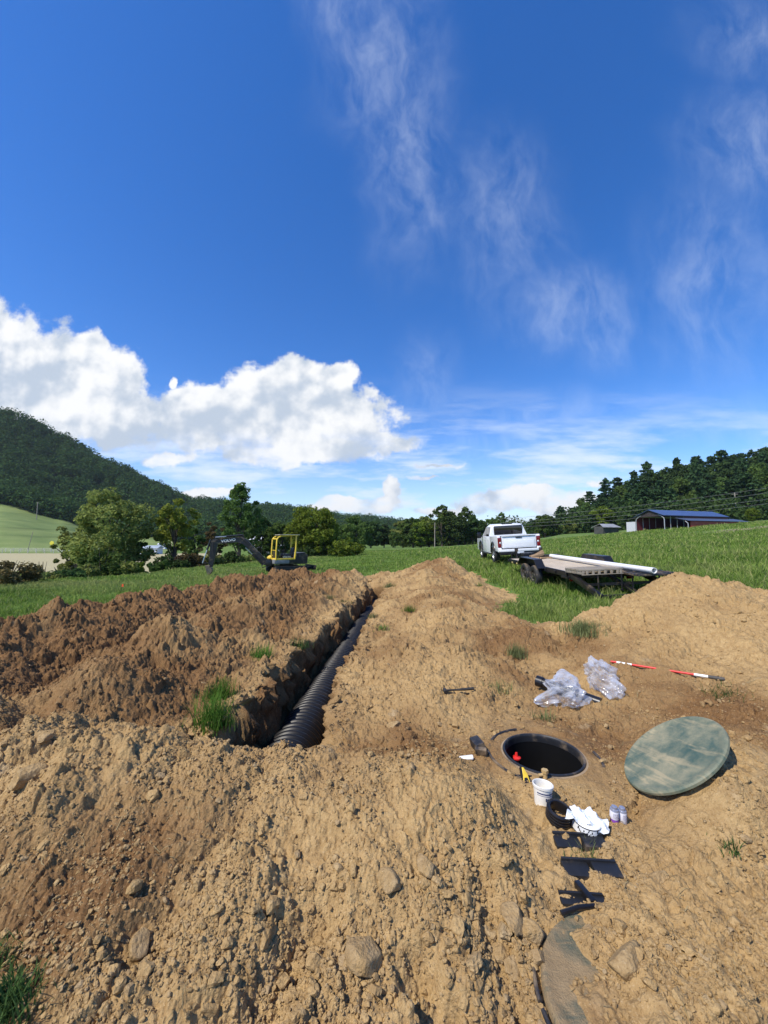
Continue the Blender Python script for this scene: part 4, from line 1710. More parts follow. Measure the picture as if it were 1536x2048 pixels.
def tufts():
    for (u, v, n, ln, sp, m, seed, lab, dz) in [
        (428, 1455, 420, .34, .085, 'tuft_green', 1, 'largest bright green grass clump at the near left corner of the trench', .03),
        (440, 1400, 260, .26, .075, 'tuft_green', 2, 'bright green clump with broad leaves just behind the largest one', .03),
        (522, 1320, 240, .26, .07, 'tuft_green', 3, 'grass clump on the left trench edge further along', .03),
        (598, 1295, 190, .20, .08, 'tuft_dark', 4, 'dark grass hanging over the shaded trench wall', .02),
        (686, 1212, 260, .22, .12, 'tuft_dark', 5, 'grey green grass on the left trench lip near its far end', .02),
        (655, 1197, 160, .16, .12, 'tuft_dry', 6, 'sparse dry grass on the far left spoil heap', .02),
        (655, 1362, 120, .15, .035, 'tuft_green', 7, 'small green clump at the right edge of the pipe', .02),
        (818, 1222, 150, .18, .06, 'tuft_green', 8, 'single green clump on the right bank of the trench', .02),
        (765, 1262, 150, .15, .06, 'tuft_green', 9, 'small green clump on the right lip midway along the trench', .02),
        (780, 1175, 300, .22, .10, 'tuft_dry', 10, 'faded grass at the far right end of the trench', .02),
        (745, 1235, 110, .14, .06, 'tuft_dry', 11, 'thin grey grass on the right trench lip', .02),
        (1172, 1268, 900, .24, .14, 'tuft_dry', 12, 'big matted dry grass clump on the right mound', .03),
        (1032, 1312, 220, .22, .06, 'tuft_dry', 13, 'pale dry clump left of the big matted one', .02),
        (1000, 1385, 150, .16, .08, 'tuft_dry', 14, 'straggly dead grass above the manhole', .01),
        (1085, 1440, 90, .14, .06, 'tuft_dry', 15, 'wisps of straw between the manhole and the bag', .01),
        (1450, 1388, 160, .14, .09, 'tuft_dark', 16, 'dark flattened grass below the grip of the red tool', .0),
        (1455, 1690, 110, .07, .03, 'tuft_dark', 17, 'small dark weed low on the right side', .005),
        (10, 2015, 460, .12, .055, 'tuft_dark', 18, 'grass clump in the lower left corner of the photo', .0),  # darker blade colour stands in for the shade of its hollow
        (6, 1915, 120, .11, .05, 'tuft_dark', 19, 'dark grass strand above the lower left clump', .0),
        (1385, 1165, 150, .20, .10, 'tuft_dry', 20, 'dead roots and straw on the top of the right mound', .02),
        (1175, 1715, 130, .09, .045, 'tuft_dry', 21, 'straw lying between the black tank ribs', .0),
        (870, 1130, 240, .2, .07, 'tuft_dry', 22, 'dry weeds below the peak of the far right heap', .02),
        (960, 1175, 120, .22, .06, 'tuft_green', 23, 'green grass clump sprouting on the far bank near the trailer wheels', .02),
        (1095, 1225, 140, .22, .07, 'tuft_dry', 24, 'bent yellow grass at the dirt edge in front of the trailer', .02),
    ]:
        o = link('grass_clump', tuft_mesh('grass_clump', n, ln, sp, seed), M[m])
        tag(o, lab, 'grass clump', 'grass clumps on the soil')
        put_on(o, u, v, dz=dz)
    # survey flag in the left grass
    p = at(243, 1180, 12.5)
    z = tz(p.x, p.y)
    t = thing('marker_flag', 'tiny orange marker flag in the grass left of the spoil', 'flag', (p.x, p.y, z))
    MB().cyl((0, 0, 0), (0, 0, .30), .004, n=6).build('wire', M['dark_steel'], t)
    MB().box((.03, 0, .25), (.055, .006, .09)).build('flag', plain('flag_orange', (.75, .10, .02), .6), t)


tufts()


def straw():
    """dead stalks and root ends dropped on the bare soil"""
    g = np.random.default_rng(55)
    n = 2600
    y = np.exp(g.uniform(math.log(1.1), math.log(12), n))
    x = g.uniform(-1.15, 1.15, n) * y
    xl, xr = trench_edges(y)
    k = (inside(x, y) > .1) & clear_of_things(x, y) & ~((x > xl - .1) & (x < xr + .1) & (y > 2.7)) & (g.uniform(size=n) < .25 + 1.1 * fbm(x / .6, y / .6, 2, 640))
    x, y = x[k], y[k]
    n = len(x)
    a = g.uniform(0, 2 * PI, n)
    L = g.uniform(.02, .09, n)
    cv = g.normal(size=n) * 1.2
    w = g.uniform(.0007, .0016, n) * np.maximum(1, y / 2.5)
    rows = []
    px, py = x.copy(), y.copy()
    for q in range(5):
        z = dirt(px, py) + .006 + .010 * math.sin(q * .8) * g.uniform(0, 1, n)
        rows.append((np.stack([px - np.sin(a) * w, py + np.cos(a) * w, z], 1), np.stack([px + np.sin(a) * w, py - np.cos(a) * w, z + .001], 1)))
        px = px + np.cos(a) * L / 4
        py = py + np.sin(a) * L / 4
        a = a + cv * .3
    V = np.stack([q for r in rows for q in r], 1).reshape(-1, 3)
    i = np.arange(n)[:, None] * 10
    F = np.concatenate([i + np.array([[2 * q, 2 * q + 1, 2 * q + 3, 2 * q + 2]]) for q in range(4)])
    m = leaf_mat('straw', (.16, .11, .05), (.46, .38, .20), .2)
    stuff(link('straw', np_mesh('straw', V, [F], True), m), 'dead straw and root ends scattered over the soil', 'straw')


straw()
# ------------------------------------------------------------------ digger
def excavator():
    o0 = at(573, 1150, 24.6)
    gz = tz(o0.x, o0.y)
    t = thing('mini_excavator', 'yellow and black mini excavator resting its bucket on the dark spoil', 'excavator', (o0.x, o0.y, gz), (0, 0, R(180 + 33)))
    t.scale = (1.03, 1.0, .88)
    # x forward, y left. tracks
    for s in (-1, 1):
        tr = MB()
        pts = []
        for k in range(20):
            a = PI / 2 + PI * k / 19
            pts.append((-.80 + .24 * math.cos(a), .25 + .24 * math.sin(a)))
        for k in range(20):
            a = -PI / 2 + PI * k / 19
            pts.append((.80 + .24 * math.cos(a), .25 + .24 * math.sin(a)))
        tr.prism(pts, 'y', s * .75 - .16, s * .75 + .16, .02)
        for k in range(22):
            x = -.9 + k * .086
            tr.box((x, s * .75, .50), (.035, .33, .03))
        tr.build('track', M['rubber'], t)
        w = MB()
        for x in (-.80, -.4, 0, .4, .80):
            w = MB().cyl((x, s * .75 + s * .10, .25), (x, s * .75 + s * .175, .25), .15 if abs(x) > .7 else .09, n=16)
            w.build('roller', M['dark_steel'], t)
    MB().box((0, 0, .42), (1.3, 1.2, .2), None, .03).cyl((0, 0, .5), (0, 0, .62), .42, n=32).build('undercarriage', M['dark_steel'], t)
    bl = MB()
    bl.box((-1.55, 0, .32), (.08, 1.75, .40), (0, R(-8), 0), .02)
    for s in (-1, 1):
        bl.box((-1.15, s * .42, .33), (.8, .09, .12), None, .01)
    bl.build('dozer_blade', M['black_paint'], t)
    # house
    h = MB()
    h.prism([(-.95, .64), (.92, .64), (.92, .80), (.80, .98), (-.30, .98), (-.45, 1.42), (-.90, 1.46), (-1.02, 1.30), (-1.04, .80)], 'y', -.80, .80, .045)
    h.build('house', M['black_paint'], t)
    h = MB()
    h.prism([(-1.02, .66), (-.40, .66), (-.42, 1.38), (-.90, 1.42), (-1.05, 1.24)], 'y', .806, .816)
    h.build('side_panel', M['black_paint'], t)
    h = MB().box((.55, .55, .84), (.9, .52, .30), None, .04)
    h.build('floor_box', M['grey_paint'], t)
    h = MB().prism([(.45, .98), (1.0, .98), (1.02, 1.10), (.86, 1.24), (.45, 1.26)], 'y', -.80, -.12, .04)
    h.build('engine_cover', M['yellow_paint'], t)
    # canopy: yellow hoops
    r = .042
    yl, yr = .80, -.10
    for s, y in (('l', yl), ('r', yr)):
        MB().tube([(.92, y, .96), (.92, y, 1.5), (.88, y, 2.35), (.80, y, 2.52), (.64, y, 2.60), (.2, y, 2.66), (-.42, y, 2.66)], r, 10).build('canopy_post', M['yellow_paint'], t)
        MB().tube([(-.22, y, 1.0), (-.28, y, 1.7), (-.30, y, 2.64)], r * 1.25, 10).build('canopy_post', M['yellow_paint'], t)
    MB().box((.90, .35, 1.0), (.07, .96, .14), None, .02).build('front_frame', M['yellow_paint'], t)
    MB().box((.90, .35, 1.62), (.03, .88, .035)).build('cross_bar', M['yellow_paint'], t)
    MB().box((.35, yl, 1.02), (1.2, .06, .12), None, .02).build('side_sill', M['yellow_paint'], t)
    MB().box((.88, .35, 2.42), (.06, .90, .09), None, .02).build('front_header', M['yellow_paint'], t)
    MB().box((.12, .35, 2.70), (1.24, 1.02, .045), None, .02).build('canopy_roof', plain('canopy_top', (.45, .42, .30), .5, 0, .2, 5, .2), t)
    # seat and levers
    s = MB()
    s.box((.05, .32, 1.16), (.50, .48, .14), None, .05)
    s.box((-.20, .32, 1.48), (.14, .46, .62), (0, R(-10), 0), .05)
    s.build('seat', M['black_plastic'], t)
    for y in (.06, .60):
        s = MB()
        s.box((.22, y, 1.22), (.42, .12, .30), None, .03)
        s.cyl((.36, y, 1.36), (.42, y, 1.60), .018, n=8)
        s.ball((.42, y, 1.62), .035, 2)
        s.build('arm_console', M['black_plastic'], t)
    for y in (.25, .42):
        s = MB().cyl((.70, y, .98), (.64, y, 1.45), .014, n=8)
        s.build('travel_lever', M['black_plastic'], t)
    MB().prism([(.80, 1.06), (.86, 1.06), (.87, 1.56), (.83, 1.56)], 'y', .0, .70).build('front_guard', glass_mat('smoked_panel', (.03, .028, .03), .2), t)
    # text along the sill
    lettering('decal', 'VOLVO', .15, plain('decal_white', (.7, .66, .5), .5), t, (.28, .862 - .02, 1.15), (PI / 2, 0, PI), .004, .004)
    # boom, swung a little off the machine's own heading
    bm_ = bpy.data.objects.new('boom', None)
    sw = R(-17)
    cs, sn = math.cos(sw), math.sin(sw)
    bx, by = 1.12, -.15

    def W(f, y, z):                    # f forward along the boom's plane
        return (bx + f * cs - y * sn, by + f * sn + y * cs, z)
    COL.objects.unlink(bm_) if bm_.name in COL.objects else None
    bpy.data.objects.remove(bm_)

    def plate(name, outline, half, m, bev=.02):
        mb = MB()
        a = [mb.bm.verts.new(W(f, -half, z)) for f, z in outline]
        b = [mb.bm.verts.new(W(f, half, z)) for f, z in outline]
        n = len(outline)
        fs = [mb.bm.faces.new(a[::-1]), mb.bm.faces.new(b)]
        for k in range(n):
            fs.append(mb.bm.faces.new((a[k], a[(k + 1) % n], b[(k + 1) % n], b[k])))
        if bev:
            bmesh.ops.bevel(mb.bm, geom=list({e for f in fs for e in f.edges}), offset=bev, segments=2, affect='EDGES')
        return mb.build(name, m, t)
    mb = MB()
    mb.cyl(W(-.05, 0, .45), W(-.05, 0, 1.0), .16, n=20)
    mb.cyl(W(.08, -.14, .72), W(.08, .14, .72), .13, n=16)
    mb.box(W(-.12, 0, .72), (.5, .34, .40), (0, 0, sw), .03)
    mb.build('swing_post', M['black_paint'], t)
    boom = plate('boom', [(-.02, .62), (.18, .56), (.95, 1.55), (1.42, 2.06), (1.75, 2.20), (2.95, 2.04), (3.06, 2.14), (3.04, 2.26), (2.8, 2.34), (1.75, 2.56), (1.50, 2.56), (1.25, 2.40), (.72, 1.72), (-.06, .80)], .11, M['black_paint'])
    # lettering on the boom's camera side
    n_ = Vector((-sn, cs, 0))
    side = W(2.25, .118, 2.30)
    dirx = Vector((cs, sn, 0))
    tilt = math.atan2(-.20, 1.2)
    ex = -(dirx * math.cos(tilt) + Vector((0, 0, 1)) * math.sin(tilt))
    ez = n_
    ey = ez.cross(ex)
    rot = Matrix((ex, ey, ez)).transposed().to_euler()
    lettering('lettering', 'VOLVO', .24, plain('letter_white', (.75, .75, .73), .5, 0, .03), t, side, rot, .004, .006)
    stick = plate('stick', [(2.82, 2.36), (3.02, 2.44), (3.20, 2.30), (3.24, 1.95), (3.30, .72), (3.16, .50), (3.06, .52), (2.90, 1.55), (2.84, 2.05)], .085, M['black_paint'])
    # cylinders
    for (name, f0, z0, f1, z1, y, r0, r1, cut) in (('boom_cylinder', .26, .60, 1.30, 1.80, 0, .075, .042, .62), ('stick_cylinder', 1.48, 2.68, 2.98, 2.52, 0, .065, .036, .60), ('bucket_cylinder', 3.22, 2.38, 3.62, .78, 0, .055, .032, .45)):
        a, b = Vector(W(f0, y, z0)), Vector(W(f1, y, z1))
        c = a.lerp(b, cut)
        o = MB().cyl(a, c, r0, n=14).build(name, M['black_paint'] if name != 'bucket_cylinder' else M['black_paint'], t)
        MB().cyl(c, b, r1, n=12).build('rod', M['bright_metal'], o)
    mb = MB()
    for y in (-.10, .10):
        mb.box(W(1.52, y, 2.63), (.22, .025, .20), (0, 0, sw))
        mb.box(W(3.16, y, 2.42), (.24, .025, .20), (0, 0, sw))
    split_loose(mb.build('bracket', M['black_paint'], t))
    mb = MB()
    for y in (-.11, .11):
        mb.tube([W(3.62, y, .78), W(3.22, y, .74)], .032, 8)
        mb.tube([W(3.62, y, .78), W(3.52, y, .36)], .032, 8)
    split_loose(mb.build('link', M['black_paint'], t))
    MB().tube([W(1.0, .13, 1.9), W(1.6, .14, 2.52), W(2.2, .14, 2.50), W(2.8, .14, 2.42), W(3.1, .14, 2.2), W(3.06, .12, 1.4)], .02, 8).build('hose', M['rubber'], t)
    MB().tube([W(.1, .14, .75), W(.35, .22, .55), W(.30, .2, .42), W(.05, .15, .5)], .03, 8).build('hose', M['rubber'], t)
    # bucket, curled so that its mouth faces back to the machine
    out = []
    for k in range(11):
        a = R(80 + 165 * k / 10)
        out.append((3.34 + .30 * math.cos(a) + .06, .26 + .36 * math.sin(a)))
    mb = MB()
    for s in (-1, 1):
        a = [mb.bm.verts.new(W(f, s * .30, z)) for f, z in out]
        b = [mb.bm.verts.new(W(f, s * .27, z)) for f, z in out]
        mb.bm.faces.new(a)
        mb.bm.faces.new(b[::-1])
        for k in range(len(out)):
            k2 = (k + 1) % len(out)
            mb.bm.faces.new((a[k], a[k2], b[k2], b[k]))
    for k in range(len(out) - 1):
        mb.quad(W(out[k][0], -.30, out[k][1]), W(out[k][0], .30, out[k][1]), W(out[k + 1][0], .30, out[k + 1][1]), W(out[k + 1][0], -.30, out[k + 1][1]))
    bo = mb.build('bucket', plain('bucket_steel', (.16, .14, .11), .5, .5, .3, 6, .5), t)
    sm = bo.modifiers.new('solid', 'SOLIDIFY')
    sm.thickness = .02
    mb = MB()
    for k in range(5):
        y = -.26 + .13 * k
        mb.box(W(out[-1][0] + .02, y, out[-1][1] - .05), (.10, .05, .12), (0, 0, sw), .008)
    split_loose(mb.build('tooth', M['bright_metal'], bo))


excavator()


# ------------------------------------------------------------------ wheels
def wheel(parent, x, y, z, rad, wid, side, rim_m, name='wheel', spokes=8):
    w = bpy.data.objects.new(name, None)
    COL.objects.link(w)
    w.empty_display_size = .1
    w.parent = parent
    w.location = (x, y, z)
    w.rotation_euler = (0, side * PI / 2, 0)
    h = wid / 2
    r = rad
    MB().lathe([(r * .60, -h * .8), (r * .70, -h), (r * .90, -h), (r * .97, -h * .8), (r, -h * .45), (r, h * .45), (r * .97, h * .8), (r * .90, h), (r * .70, h), (r * .60, h * .8)], 40, closed=True).build('tyre', M['rubber'], w)
    mb = MB()
    mb.lathe([(r * .60, -h * .7), (r * .615, h * .82), (r * .57, h * .84), (r * .54, h * .55), (r * .50, h * .35), (r * .24, h * .55), (r * .20, h * .75), (0, h * .75)], 36)
    for k in range(spokes):
        a = 2 * PI * k / spokes
        mb.box((r * .38 * math.cos(a), r * .38 * math.sin(a), h * .58), (r * .34, r * .10, h * .18), (0, 0, a), .006)
    mb.build('rim', rim_m, w)
    return w


# ------------------------------------------------------------------ pickup
def pickup():
    base = Vector((6.62, 18.75, 0))
    base.z = tz(6.6, 20.5) + .04
    t = thing('pickup_truck', 'white crew cab pickup hitched to the flatbed trailer, seen from behind', 'truck', base, (R(1.0), R(-3.2), R(-4.5)))
    hw = 1.02
    wp = M['white_paint']
    # section outline of the lower body, arches cut out of the side profile
    def arch(cy, r, n=12):
        return [(cy + r * math.cos(PI - PI * k / n), .52 + r * math.sin(PI - PI * k / n) * 1.02) for k in range(n + 1)]
    # cab lower with doors, front wing
    prof = [(1.95, .50), (1.95, .55)]
    prof = [(2.02, .46)] + [] + [(4.15, .46)] + arch(4.75, .56) + [(5.9, .50), (6.08, .62), (6.10, 1.05), (6.02, 1.22), (5.75, 1.30), (4.35, 1.36), (2.02, 1.34)]
    mb = MB()
    mb.prism(prof, 'x', -hw, hw, .035)
    mb.build('body', wp, t)
    # bed sides and floor
    for s in (-1, 1):
        pr = [(.06, .62), (.62, .62)] + arch(1.22, .54)[1:-1] + [(1.80, .52), (1.99, .50), (1.99, 1.36), (.10, 1.38), (.06, 1.34)]
        b = MB()
        b.prism(pr, 'x', s * hw, s * (hw - .14), .02)
        b.build('bed_side', wp, t)
        f = MB()
        pts = arch(1.22, .54)
        f.tube([(s * (hw + .005), y, z) for y, z in pts], .035, 8)
        pts = arch(4.75, .56)
        f.tube([(s * (hw + .005), y, z) for y, z in pts], .035, 8)
        split_loose(f.build('arch_trim', M['black_plastic'], t))
    MB().box((0, 1.05, .74), (1.74, 1.86, .06)).box((0, 1.97, 1.05), (1.76, .05, .6)).build('bed_floor', M['grey_paint'], t)
    tg = MB()
    tg.box((0, .055, 1.07), (1.62, .07, .60), None, .02)
    tg.box((0, .035, 1.352), (1.62, .12, .035), None, .012)
    tg.box((0, .012, .98), (1.46, .02, .32), None, .012)
    tg = tg.build('tailgate', wp, t)
    MB().box((.0, .008, 1.27), (.30, .03, .055), None, .01).build('handle', M['black_plastic'], tg)
    MB().box((0, .0145, 1.322), (1.55, .012, .012)).build('seam', M['black_plastic'], tg)
    for s in (-1, 1):
        l = MB()
        l.box((s * .925, .045, 1.17), (.17, .09, .24), None, .02)
        l.box((s * .935, .040, .93), (.15, .09, .24), None, .02)
        l.box((s * .95, .05, 1.05), (.10, .07, .06))
        l = l.build('tail_light', M['red_lens'], t)
        MB().box((s * .90, -.007, 1.05), (.08, .012, .07), None, .004).build('reversing_lens', M['white_plastic'], l)
        MB().box((s * .93, .07, .70), (.17, .12, .22), None, .02).build('bed_corner', wp, t)
    # bumper
    MB().box((0, -.06, .66), (1.92, .20, .12), None, .03).build('bumper_top', wp, t)
    bb = MB()
    bb.box((0, -.055, .53), (1.94, .16, .17), None, .03)
    bb.box((0, .02, .40), (.5, .3, .1), None, .02)
    bb = bb.build('bumper', M['black_plastic'], t)
    MB().box((.0, -.142, .585), (.33, .012, .165), None, .004).build('licence_plate', plain('plate_white', (.72, .74, .78), .4, 0, .05, 20), t)
    # cab: sections from rear to front, narrowing upwards
    def sec(y, zb, zt, wb, wt):
        c = .10
        return [(-wb, y, zb), (-wb + .01, y, zb + .02), (-wt - .02, y, zt - c), (-wt + .10, y, zt), (wt - .10, y, zt), (wt + .02, y, zt - c), (wb - .01, y, zb + .02), (wb, y, zb)]
    cab = MB()
    cab.loft([sec(2.02, 1.30, 1.34, .99, .99), sec(2.06, 1.30, 1.90, .99, .80), sec(2.16, 1.30, 1.97, .99, .80), sec(3.2, 1.30, 2.02, .99, .80), sec(3.75, 1.30, 1.98, .99, .78), sec(4.45, 1.30, 1.40, .98, .92)])
    cab.build('cab', wp, t)
    MB().box((0, 2.030, 1.64), (1.50, .05, .50), (R(4), 0, 0), .03).build('rear_window', M['dark_glass'], t)
    MB().box((0, 2.22, 1.985), (.55, .16, .05), None, .015).build('brake_lamp_housing', M['black_plastic'], t)
    for s in (-1, 1):
        for (pts) in ([(2.35, 1.36), (3.12, 1.36), (3.12, 1.88), (2.45, 1.86)], [(3.24, 1.36), (4.10, 1.36), (3.68, 1.86), (3.24, 1.88)]):
            g = MB()
            lean = .175 / .60
            outl = []
            for y, z in pts:
                x = .995 - (z - 1.32) * lean
                outl.append((s * (x + .004), y, z))
            inn = [(s * (abs(x) - .03), y, z) for x, y, z in outl]
            g.loft([outl, inn])
            g.build('side_window', M['dark_glass'], t)
        mr = MB()
        mr.box((s * 1.22, 3.98, 1.42), (.22, .10, .34), None, .03)
        mr.cyl((s * 1.0, 4.0, 1.36), (s * 1.2, 4.0, 1.34), .03, n=8)
        mr.build('mirror', M['black_plastic'], t)
        d = MB()
        for y in (2.45, 3.35):
            d.box((s * 1.03, y, 1.18), (.03, .18, .035), None, .01)
        split_loose(d.build('door_handle', wp, t))
        d = MB()
        for y in (2.28, 3.18, 4.12):
            d.box((s * 1.0205, y, .93), (.004, .012, .80))
        split_loose(d.build('door_seam', M['black_plastic'], t))
        MB().box((s * .98, 3.05, .42), (.16, 2.0, .05), None, .02).build('side_step', M['black_plastic'], t)
    MB().box((0, 3.2, .52), (1.5, 5.4, .16)).build('underbody', M['black_plastic'], t)
    for s in (-1, 1):
        for y in (1.22, 4.75):
            wheel(t, s * .90, y, .42, .42, .28, s, M['alloy'])


pickup()


# ------------------------------------------------------------------ trailer
TRL = Vector((6.66, 10.75, 0))
TRL_ROT = (R(1.7), R(-2.6), R(0.5))


def trailer():
    base = TRL.copy()
    base.z = tz(6.6, 13.5) - .16
    t = thing('flatbed_trailer', 'black flatbed trailer with timber deck parked behind the white pickup', 'trailer', base, TRL_ROT)
    bp = M['black_paint']
    hz = .70
    W = 1.04
    L0, L1 = .75, 6.2
    MB().box((0, (L0 + L1) / 2, hz), (2 * W - .03, L1 - L0, .05)).build('deck', M['deck'], t)
    f = MB()
    for s in (-1, 1):
        f.box((s * W, (L0 + L1) / 2, hz - .06), (.06, L1 - L0, .17), None, .008)
        f.box((s * .45, (L0 + L1) / 2, hz - .14), (.08, L1 - L0, .14), None, .006)
    for k in range(9):
        f.box((0, L0 + .1 + k * .65, hz - .10), (2 * W - .08, .06, .10))
    f.box((0, L1 + .02, hz - .05), (2 * W + .06, .06, .19), None, .008)
    f.box((0, L0 - .02, hz - .07), (2 * W + .02, .06, .15), None, .008)
    f.build('frame', bp, t)
    # stake pockets and reflectors along the left rail
    q = MB()
    for k in range(8):
        q.box((-W - .05, L0 + .3 + k * .75, hz - .06), (.05, .08, .09), None, .004)
    split_loose(q.build('stake_pocket', bp, t))
    q = MB()
    for k, y in enumerate((5.9, 5.35, 4.75, 4.4)):
        q.box((-W - .033, y, hz - .10), (.012, .12, .06), None, .003)
    split_loose(q.build('reflector', plain('reflector_yellow', (.62, .50, .20), .3, 0, .2), t))
    # dovetail: sloping tail beams down to a rear bar
    d = MB()
    for s in (-1, 1):
        d.prism([(L0 + .05, hz + .01), (L0 + .05, hz - .16), (-.62, .18), (-.70, .20), (-.70, .31)], 'x', s * W - .05, s * W + .05, .006)
    d.prism([(L0, hz - .03), (L0, hz - .12), (-.62, .20), (-.62, .29)], 'x', -.04, .04)
    d.box((0, -.60, .24), (2 * W, .08, .10), None, .008)
    d.box((0, .05, .46), (2 * W - .1, .06, .07))
    d.build('dovetail', bp, t)
    for s in (-1, 1):
        tl = MB().box((s * (W - .02), L0 - .10, hz - .20), (.26, .06, .15), (0, 0, 0), .01).build('tail_light', M['red_lens'], t)
        tl.location = (s * .06, .45, -.02)
        tl.scale = (.8, 1, .8)
        tl.location.z += .1
    MB().box((-W - .055, L0 + .36, hz - .15), (.10, .40, .05)).build('light_bracket', bp, t)
    MB().box((W + .055, L0 + .36, hz - .15), (.10, .40, .05)).build('light_bracket', bp, t)
    # ramps: the left one folded over on to the deck end, the right one swung out flat
    r = MB()
    for k in range(7):
        r.box((-.60, .02 + k * .145, hz + .165), (1.12, .105, .05), (0, 0, 0), .006)
    for x in (-1.12, -.08):
        r.box((x, .46, hz + .095), (.05, 1.02, .09), None, .006)
    for k in range(6):
        r.box((-1.02 + k * .17, -.03, hz + .095), (.055, .06, .09), None, .004)
    r.box((-.60, -.05, hz + .045), (1.14, .05, .018), None, .004)
    r = r.build('ramp', M['grey_wood'], t)
    r.rotation_euler = (R(-2), 0, 0)
    r['label'] = 'weathered slatted ramp folded on the left rear'
    r = MB()
    r.box((.62, .15, hz + .03), (1.10, 1.3, .05), None, .008)
    for k in range(5):
        r.box((.62, -.40 + k * .28, hz + .062), (1.08, .04, .02))
    r.prism([(-.5, hz), (.75, hz), (.75, hz - .14), (-.4, hz - .06)], 'x', 1.10, 1.16, .006)
    r.build('ramp', M['black_plastic_dusty'], t)
    for x in (-.75, -.1, .2, .95):
        g = MB()
        g.cyl((x, -.05, hz + .02), (x, -.05, .32), .022, n=8)
        g.box((x, -.05, .30), (.08, .06, .04))
        g.build('ramp_leg', bp, t)
    # fenders over the tandem wheels
    for s in (-1, 1):
        fd = MB()
        y0 = 2.55
        outl = [(y0, hz - .02), (y0 + .28, hz + .27), (y0 + 1.62, hz + .27), (y0 + 1.90, hz - .02)]
        inn = [(y0 + .03, hz - .02), (y0 + .295, hz + .255), (y0 + 1.605, hz + .255), (y0 + 1.87, hz - .02)]
        a0, a1 = s * (W + .03), s * (W + .32)
        fd.loft([[(a0, y, z) for y, z in outl + inn[::-1]], [(a1, y, z) for y, z in outl + inn[::-1]]])
        fd.prism([(y0 + .03, hz - .05), (y0 + .295, hz + .256), (y0 + 1.605, hz + .256), (y0 + 1.87, hz - .05)], 'x', a0, a0 + s * .012)
        if s > 0:
            pass
        fd.build('fender', bp, t, smooth=False)
        for yy in (3.05, 3.92):
            wheel(t, s * (W + .18), yy, .37, .37, .22, s, M['dark_steel'], spokes=6)
        MB().cyl((0, 3.05 if s < 0 else 3.92, .37), (s * (W + .1), 3.05 if s < 0 else 3.92, .37), .05, n=12).build('axle', bp, t)
    # tongue, jack and front rail
    g = MB()
    for s in (-1, 1):
        a, b = Vector((s * .75, L1, hz - .12)), Vector((s * .06, L1 + 1.35, hz - .14))
        g.tube([a, b], .055, 4)
    g.box((0, L1 + 1.45, hz - .12), (.12, .3, .12), None, .01)
    g.build('tongue', bp, t)
    MB().box((0, L1 + .75, hz + .05), (.5, .4, .30), None, .02).build('tongue_box', bp, t)
    g = MB()
    for x in (-.75, .32):
        g = MB()
        g.cyl((x, L1 + .02, hz - .1), (x, L1 + .02, hz + .46), .045, n=10)
        g.box((x, L1 + .02, hz + .40), (.12, .12, .14), None, .01)
        g.build('jack_post', bp, t)
    g = MB()
    g.tube([(-.98, L1 + .0, hz), (-.98, L1, hz + .3), (-.75, L1 + .02, hz + .34)], .022, 8)
    g.build('hand_rail', bp, t)
    MB().box((.62, L1 - .05, hz + .09), (.95, .10, .12), None, .01).build('front_rail', bp, t)
    return t


TR = trailer()


def on_trailer(x, y, z):
    return TR.matrix_basis @ Vector((x, y, z))


def trailer_load():
    a, b = on_trailer(.48, 5.6, .83), on_trailer(.42, -.62, .86)
    pv = MB()
    d = (b - a).normalized()
    q = d.to_track_quat('Z', 'Y')
    L = (b - a).length
    pv.lathe([(.073, 0), (.073, L - .16), (.0755, L - .15), (.0755, L), (.064, L), (.062, L - .3), (.062, 0)], 36, closed=True)
    o = pv.build('white_pipe', plain('pvc_white', (.80, .80, .79), .35, 0, .03, 3, .03))
    o.location = a
    o.rotation_euler = q.to_euler()
    tag(o, 'long white plastic pipe laid along the trailer deck', 'pipe')
    g = random.Random(2)
    labs = ['rough timber block propped at the front of the trailer deck', 'flat timber offcut lying under the propped block', 'short timber stub beside the white pipe end', 'split timber slab leaning on the jack post', 'thin yellow offcut on the front of the trailer deck']
    for k, (x, y, z, sx, sy, sz, rx, ry, rz) in enumerate([(-.05, 5.75, .86, .62, .16, .12, 5, -14, 12), (-.30, 5.55, .775, .5, .16, .08, 0, 0, -10), (.05, 5.45, .77, .32, .14, .07, 0, 0, 25), (.12, 5.95, .90, .45, .10, .16, 0, -28, 5), (.35, 5.5, .765, .42, .08, .05, 0, 0, -6)]):
        mb = MB().box((0, 0, 0), (sx, sy, sz), None, .012)
        o = mb.build('timber_block', M['raw_wood'])
        o.location = on_trailer(x, y, z)
        o.rotation_euler = (R(rx), R(ry), R(rz))
        tag(o, labs[k], 'timber', 'timber offcuts on the trailer')


trailer_load()
